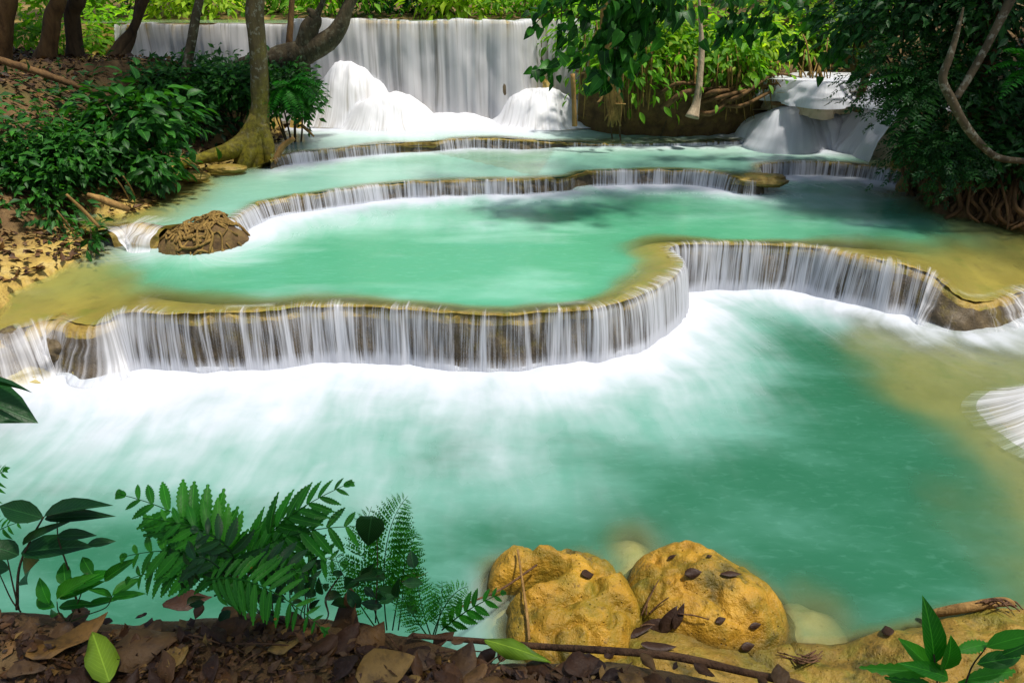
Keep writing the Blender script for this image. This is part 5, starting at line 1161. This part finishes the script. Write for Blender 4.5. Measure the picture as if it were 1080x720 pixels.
fallen(408, 710, .13, math.radians(20), 'yellow brown cracked dead leaf at the bottom edge', M['dead'], 2, .7, rnd=.97, lift=.015)
fallen(488, 708, .11, math.radians(60), 'dusky purple brown crumpled dead leaf left of the green blade', M['dead'], 4, .7, rnd=.72, lift=.02)
fallen(200, 640, .16, math.radians(10), 'dark brown dead leaf lying on the bank edge against the water', M['dead'], 0, .5, rnd=.2, lift=.02)
fallen(436, 630, .13, math.radians(15), 'dark brown dead leaf caught in the lacy fern', M['dead'], 0, .6, rnd=.45, tilt=.5, lift=.09)
lab = 'brown dead leaf lying loose in the litter of the near bank'
n_ = 0
while n_ < 100:
    u, v = R_.random()*900-20, 640+R_.random()*100; e = np.interp(u, [p[0] for p in bank_px], [p[1] for p in bank_px])
    if v < e+2: continue
    L = .038+.066*R_.random()
    if v < e+12: L *= .7
    fallen(u, v, L, R_.random()*6.28, lab, M['dead'], int(R_.integers(5)), .4+.25*R_.random(), 'dead leaves on the near bank', .22, .008+.02*R_.random()); n_ += 1
# crumbs of leaf and bark: nobody could count them
N = 5200; us, vs = R_.random(N)*980-40, 636+R_.random(N)*130; e = np.interp(us, [p[0] for p in bank_px], [p[1] for p in bank_px]); k = vs > e; P = np.array([G(u, v, ZB) for u, v in zip(us[k], vs[k])])
P[:, 2] = bank_z(P[:, 0], P[:, 1])+.004+.012*R_.random(len(P)); L = .012+.03*R_.random(len(P))**2
v_, f, a = scatter(T_S, P, R_.normal(size=(len(P), 3))*[1, 1, .3], np.array([0, 0, 1.])+R_.normal(size=(len(P), 3))*.5, L, L*.55)
o = MB().add(v_, f, a).build('leaf_litter', M['dead']); kind(o, 'stuff'); o['label'] = 'crumbled leaf litter covering the near bank'
# litter on the left forest floor and bank top
N = 9000; P = np.stack([-10+6.2*R_.random(N), 6.5+8*R_.random(N)], 1); P = P[~inside(P, RIVER)]; z = ground_z(P[:, 0], P[:, 1])[0]; P = np.c_[P, z+.02]; L = .06+.09*R_.random(len(P))
v_, f, a = scatter(T_S, P, R_.normal(size=(len(P), 3))*[1, 1, .25], np.array([0, 0, 1.])+R_.normal(size=(len(P), 3))*.5, L, L*.5)
o = MB().add(v_, f, a).build('leaf_litter', M['dead']); kind(o, 'stuff'); o['label'] = 'dead leaves scattered over the left bank'
# branches and sticks
def stick(label, pts, mat='twig', name='stick', cat='stick', group=None, sides=8, base=None, rough=.2):
    c = np.array([p[:3] for p in pts], float); V, F, uv = tube(c, [p[3] for p in pts], sides, rough, 12.); b = c[0]
    o = MB().add(V, F, .5, uv).build(name, M[mat], None, b); o.location = b; return thing(o, label, cat, group)
def spx(u, v, w, dz=.0): p = on_bank(u, v); return [*(p+[0, 0, dz]), w/2*mpp(p[1], p[2])]
stick('long thin fallen branch lying along the edge of the near bank', [spx(436, 676, 5, .02), spx(500, 684, 6, .03), spx(570, 690, 7, .03), spx(640, 695, 8, .03), spx(712, 701, 8, .03), spx(775, 712, 8, .02), spx(840, 724, 9, .01), spx(905, 748, 10, .0)], name='branch', cat='branch')
for i in range(16):
    u, v = 60+R_.random()*640, 664+R_.random()*60; an = R_.random()*3.14; l = 18+36*R_.random(); e = np.interp(u, [p[0] for p in bank_px], [p[1] for p in bank_px]); v = max(v, e+14)
    stick('thin brown twig lying in the litter of the near bank', [spx(u-l*math.cos(an), v-l*.3*math.sin(an), 1.2, .015), spx(u, v, 1.6, .02), spx(u+l*math.cos(an), v+l*.3*math.sin(an), 1.0, .012)], group='twigs on the near bank')
def rz(u, v, f, dz=.02):
    z = .2
    for _ in range(8): p = G(u, v, z); z = z*.5+.5*max(float(f(np.array([p[0]]), np.array([p[1]]))[0]), 0.)
    return [*(G(u, v, z)+[0, 0, dz])]
stick('thin pale stick leaning across the crevice of the left boulder', [[*rz(546, 586, f_left, .05), .006], [*rz(551, 622, f_left, .06), .0075], [*rz(556, 655, f_left, .03), .008], [*rz(558, 680, f_left, .04), .007]], 'wood')
stick('thin crossed twig reaching from the boulder to the bank edge', [[*rz(566, 602, f_left, .05), .006], [*G(530, 620, .25), .006], [*G(498, 634, .35), .005], [*G(478, 644, .45), .004]], 'twig')
def cling(u, v, f, L, ang, label, wr=.5, rnd=.05, k=0):
    p = np.array(rz(u, v, f, .008)); V, F = deadtpl(k); h = .02; q = [np.array([p[0]+dx, p[1]+dy]) for dx, dy in ((h, 0), (-h, 0), (0, h), (0, -h))]; zz = [float(f(np.array([a[0]]), np.array([a[1]]))[0]) for a in q]
    U = np.array([-(zz[0]-zz[1])/(2*h), -(zz[2]-zz[3])/(2*h), 1.]); U /= np.linalg.norm(U); D = np.array([math.cos(ang), math.sin(ang), 0]); D = D-U*(D@U)
    v_, f_, a = scatter((V*[1, 1, .4]-[0, .5, 0], F), np.zeros(3), D, U, L, L*wr); o = MB().add(v_, f_, rnd).build('fallen_leaf', M['dead']); o.location = p+U*.006; o.modifiers.new('thickness', 'SOLIDIFY').thickness = .0015
    return thing(o, label, 'leaf', None)
cling(619, 607, f_left, .11, .4, 'dark dead leaf stuck in a hollow of the crevice boulder', .5)
cling(731, 605, f_right, .10, .1, 'dark curled dead leaf left of centre on the domed boulder', .55)
cling(771, 607, f_right, .12, -.1, 'long dark dead leaf right of centre on the domed boulder', .3)
cling(748, 588, f_right, .04, .5, 'tiny dark leaf scrap near the top of the domed boulder', .6)
cling(709, 588, f_right, .06, .2, 'thin leaf scrap on the upper left of the domed boulder', .3)
cling(682, 640, f_left, .2, 2.0, 'long dark strip of bark wedged between the two ochre boulders', .14)
def f_any(x, y): return np.maximum(np.maximum(f_left(x, y), f_right(x, y)), f_ledge(x, y))
for i, (u, v, L, a, w_) in enumerate(((690, 662, .22, .5, .4), (705, 655, .20, .9, .35), (672, 668, .2, .1, .35), (716, 650, .16, 1.1, .3), (694, 684, .2, .05, .3))):
    cling(u, v, f_any, L, a, 'dark rotting leaf in the debris heap between the ochre boulders', w_, .0, None if False else i)['group'] = 'rotting leaves between the boulders'
for i in range(5):
    u, v = 668+R_.random()*50, 650+R_.random()*18
    p = rz(u, v, f_any, .03); q = rz(u+22+R_.normal()*8, v-14+R_.normal()*8, f_any, .05); stick('short dark stick in the debris heap between the ochre boulders', [[*p, .004], [*((np.array(p)+q)/2+[0, 0, .01]), .004], [*q, .003]], group='sticks between the boulders')
for (u, v, L, w_) in ((788, 682, .08, .6), (796, 660, .07, .5), (760, 655, .06, .6)): cling(u, v, f_any, L, .3, 'small dark dead leaf on the low rock ledge', w_)['group'] = 'dead leaves on the rock ledge'
cling(936, 667, f_any, .10, 1.4, 'round dark leaf standing out on the pale ledge near the right corner plant', .6)
stick('brown rotten log lying on the ledge above the corner plant', [[*rz(972, 654, f_ledge, .04), .02], [*rz(1010, 648, f_ledge, .05), .03], [*rz(1055, 641, f_ledge, .05), .025], [*rz(1068, 646, f_ledge, .05), .01]], 'wood', 'log', 'log')
for i in range(6): stick('dark broken twig on the ledge by the rotten log', [[*rz(1025+i*5, 642+R_.random()*6, f_ledge, .06), .004], [*rz(1045+i*4, 640+R_.random()*8, f_ledge, .07), .005], [*rz(1060+i*3, 644+R_.random()*9, f_ledge, .06), .003]], group='twigs on the ledge')
for i in range(8): stick('small dark twig in the loose pile on the yellow ledge', [[*rz(818+R_.random()*30, 690+R_.random()*10, f_ledge, .02), .003], [*rz(840+R_.random()*16, 696+R_.random()*8, f_ledge, .03), .004], [*rz(856+R_.random()*14, 688+R_.random()*14, f_ledge, .02), .003]], group='twigs on the yellow ledge')
# ------------------------------------------------------------------ left shore pieces
def pt(u, v, z, w): p = G(u, v, z); return [*p, w/2*mpp(p[1], p[2])]
stick('weathered ochre log stranded on the left shore', [pt(92, 205, 1.2, 4), pt(104, 209, 1.15, 7), pt(122, 216, 1.08, 8), pt(136, 221, 1.0, 5)], 'wood', 'log', 'log', sides=10)
stick('thin weathered pole leaning from the bushes onto the left shore', [pt(70, 205, 1.35, 2.5), pt(88, 222, 1.15, 3.5), pt(105, 240, .95, 3)], 'wood')
for i, (a, b_, c, d) in enumerate(((122, 188, 136, 210), (130, 186, 142, 206), (196, 168, 214, 180), (60, 222, 80, 250))):
    stick('short upright dead stick at the foot of the left bushes', [pt(a, b_, 1.35, 1.2), pt((a+c)/2+1, (b_+d)/2, 1.2, 1.6), pt(c, d, 1.0, 1.2)], 'wood', group='dead sticks on the left bank')
stick('long dark fallen trunk slanting down the left bank from the edge', [[*PY(-12, 60, 9.8), .05], [*PY(40, 76, 9.9), .05], [*PY(90, 94, 10.1), .04], [*PY(128, 106, 10.3), .025]], 'brown', 'log', 'log')
stick('pale twig angling out of the bank end beside the main fall', [[*PY(318, 132, 11.6), .03], [*PY(326, 139, 11.5), .022], [*PY(331, 144, 11.45), .012]], 'wood')
stick('short ochre branch lying below the flared root at the water', [[*PY(310, 146, 10.9), .035], [*PY(298, 155, 10.9), .045], [*PY(288, 172, 10.8), .05]], 'wood', 'branch', 'branch')
xs, ys = np.arange(rc[0]-.75, rc[0]+.85, .025), np.arange(rc[1]-.5, rc[1]+.7, .025); X, Y = np.meshgrid(xs, ys); zr = np.maximum(f_rootrock(X.ravel(), Y.ravel()), .35)
F = gridfaces(len(ys), len(xs)); F = F[zr[F].max(1) > .37]; c = np.array([rc[0], rc[1]+.06, .6])
rr = thing(mesh('rock', np.c_[X.ravel(), Y.ravel(), zr]-c, F, M['bank']), 'rock wrapped in dead roots between the two pools on the left', 'rock'); rr.location = c; bb = MB()
for i in range(80):
    a = R_.random()*6.28; p = np.array([rc[0]+.02+.30*R_.normal()*.8, rc[1]+.06+.2*R_.normal()]); an = R_.random()*6.28; pts = []
    for k in range(5):
        an += R_.normal()*.5; q = p+np.array([math.cos(an), math.sin(an)])*.07*k+R_.normal(size=2)*.02; pts.append([q[0], q[1], float(f_rootrock(np.array([q[0]]), np.array([q[1]]))[0])+.012+.02*R_.random()])
    if min(t[2] for t in pts) < .5: pts = [t for t in pts if t[2] > .5]
    if len(pts) > 1: V, F, uv = tube(pts, [.007+.012*R_.random()]*len(pts), 6, sub=3); bb.add(V, F, .5, uv)
bb.build('root', M['roots'], rr, c)
stick('smooth ochre root sticking down into the round pool from the root wrapped rock', [[*G(200, 238, .82), .05], [*G(212, 248, .66), .045], [*G(224, 256, .56), .03]], 'wood', 'root', 'root')
# ------------------------------------------------------------------ camera, sun, sky
cam = bpy.data.cameras.new('camera'); co = bpy.data.objects.new('camera', cam); COL.objects.link(co)
co.location = (0, 0, CAMH); co.rotation_euler = (math.pi/2-PITCH, 0, 0)
cam.sensor_width = 36; cam.lens = 24; cam.clip_start = .05; cam.clip_end = 2000; sc.camera = co
SD = Vector((.3, -.13, .94)).normalized()
sun = bpy.data.lights.new('sun', 'SUN'); so = bpy.data.objects.new('sun', sun); COL.objects.link(so)
sun.energy = 3.5; sun.angle = math.radians(5); sun.color = (1, .95, .86)
so.rotation_euler = SD.to_track_quat('Z', 'Y').to_euler(); so.location = (8, 8, 20)
w = bpy.data.worlds.new('World'); sc.world = w; w.use_nodes = True; nt = w.node_tree
sky = nt.nodes.new('ShaderNodeTexSky'); sky.sky_type = 'NISHITA'; sky.sun_disc = False
sky.sun_elevation = math.asin(SD.z); sky.sun_rotation = math.atan2(SD.x, SD.y); sky.air_density = 1.2; sky.dust_density = 2.5
bg = nt.nodes['Background']; nt.links.new(sky.outputs[0], bg.inputs[0]); bg.inputs[1].default_value = .09
sc.view_settings.view_transform = 'Standard'; sc.view_settings.look = 'None'; sc.view_settings.exposure = .68; sc.view_settings.gamma = 1
sc.view_settings.use_curve_mapping = False
sc.render.engine = 'CYCLES'; sc.cycles.use_denoising = True; sc.cycles.max_bounces = 10; sc.cycles.transparent_max_bounces = 16; sc.cycles.diffuse_bounces = 4
sc.cycles.sample_clamp_indirect = 6
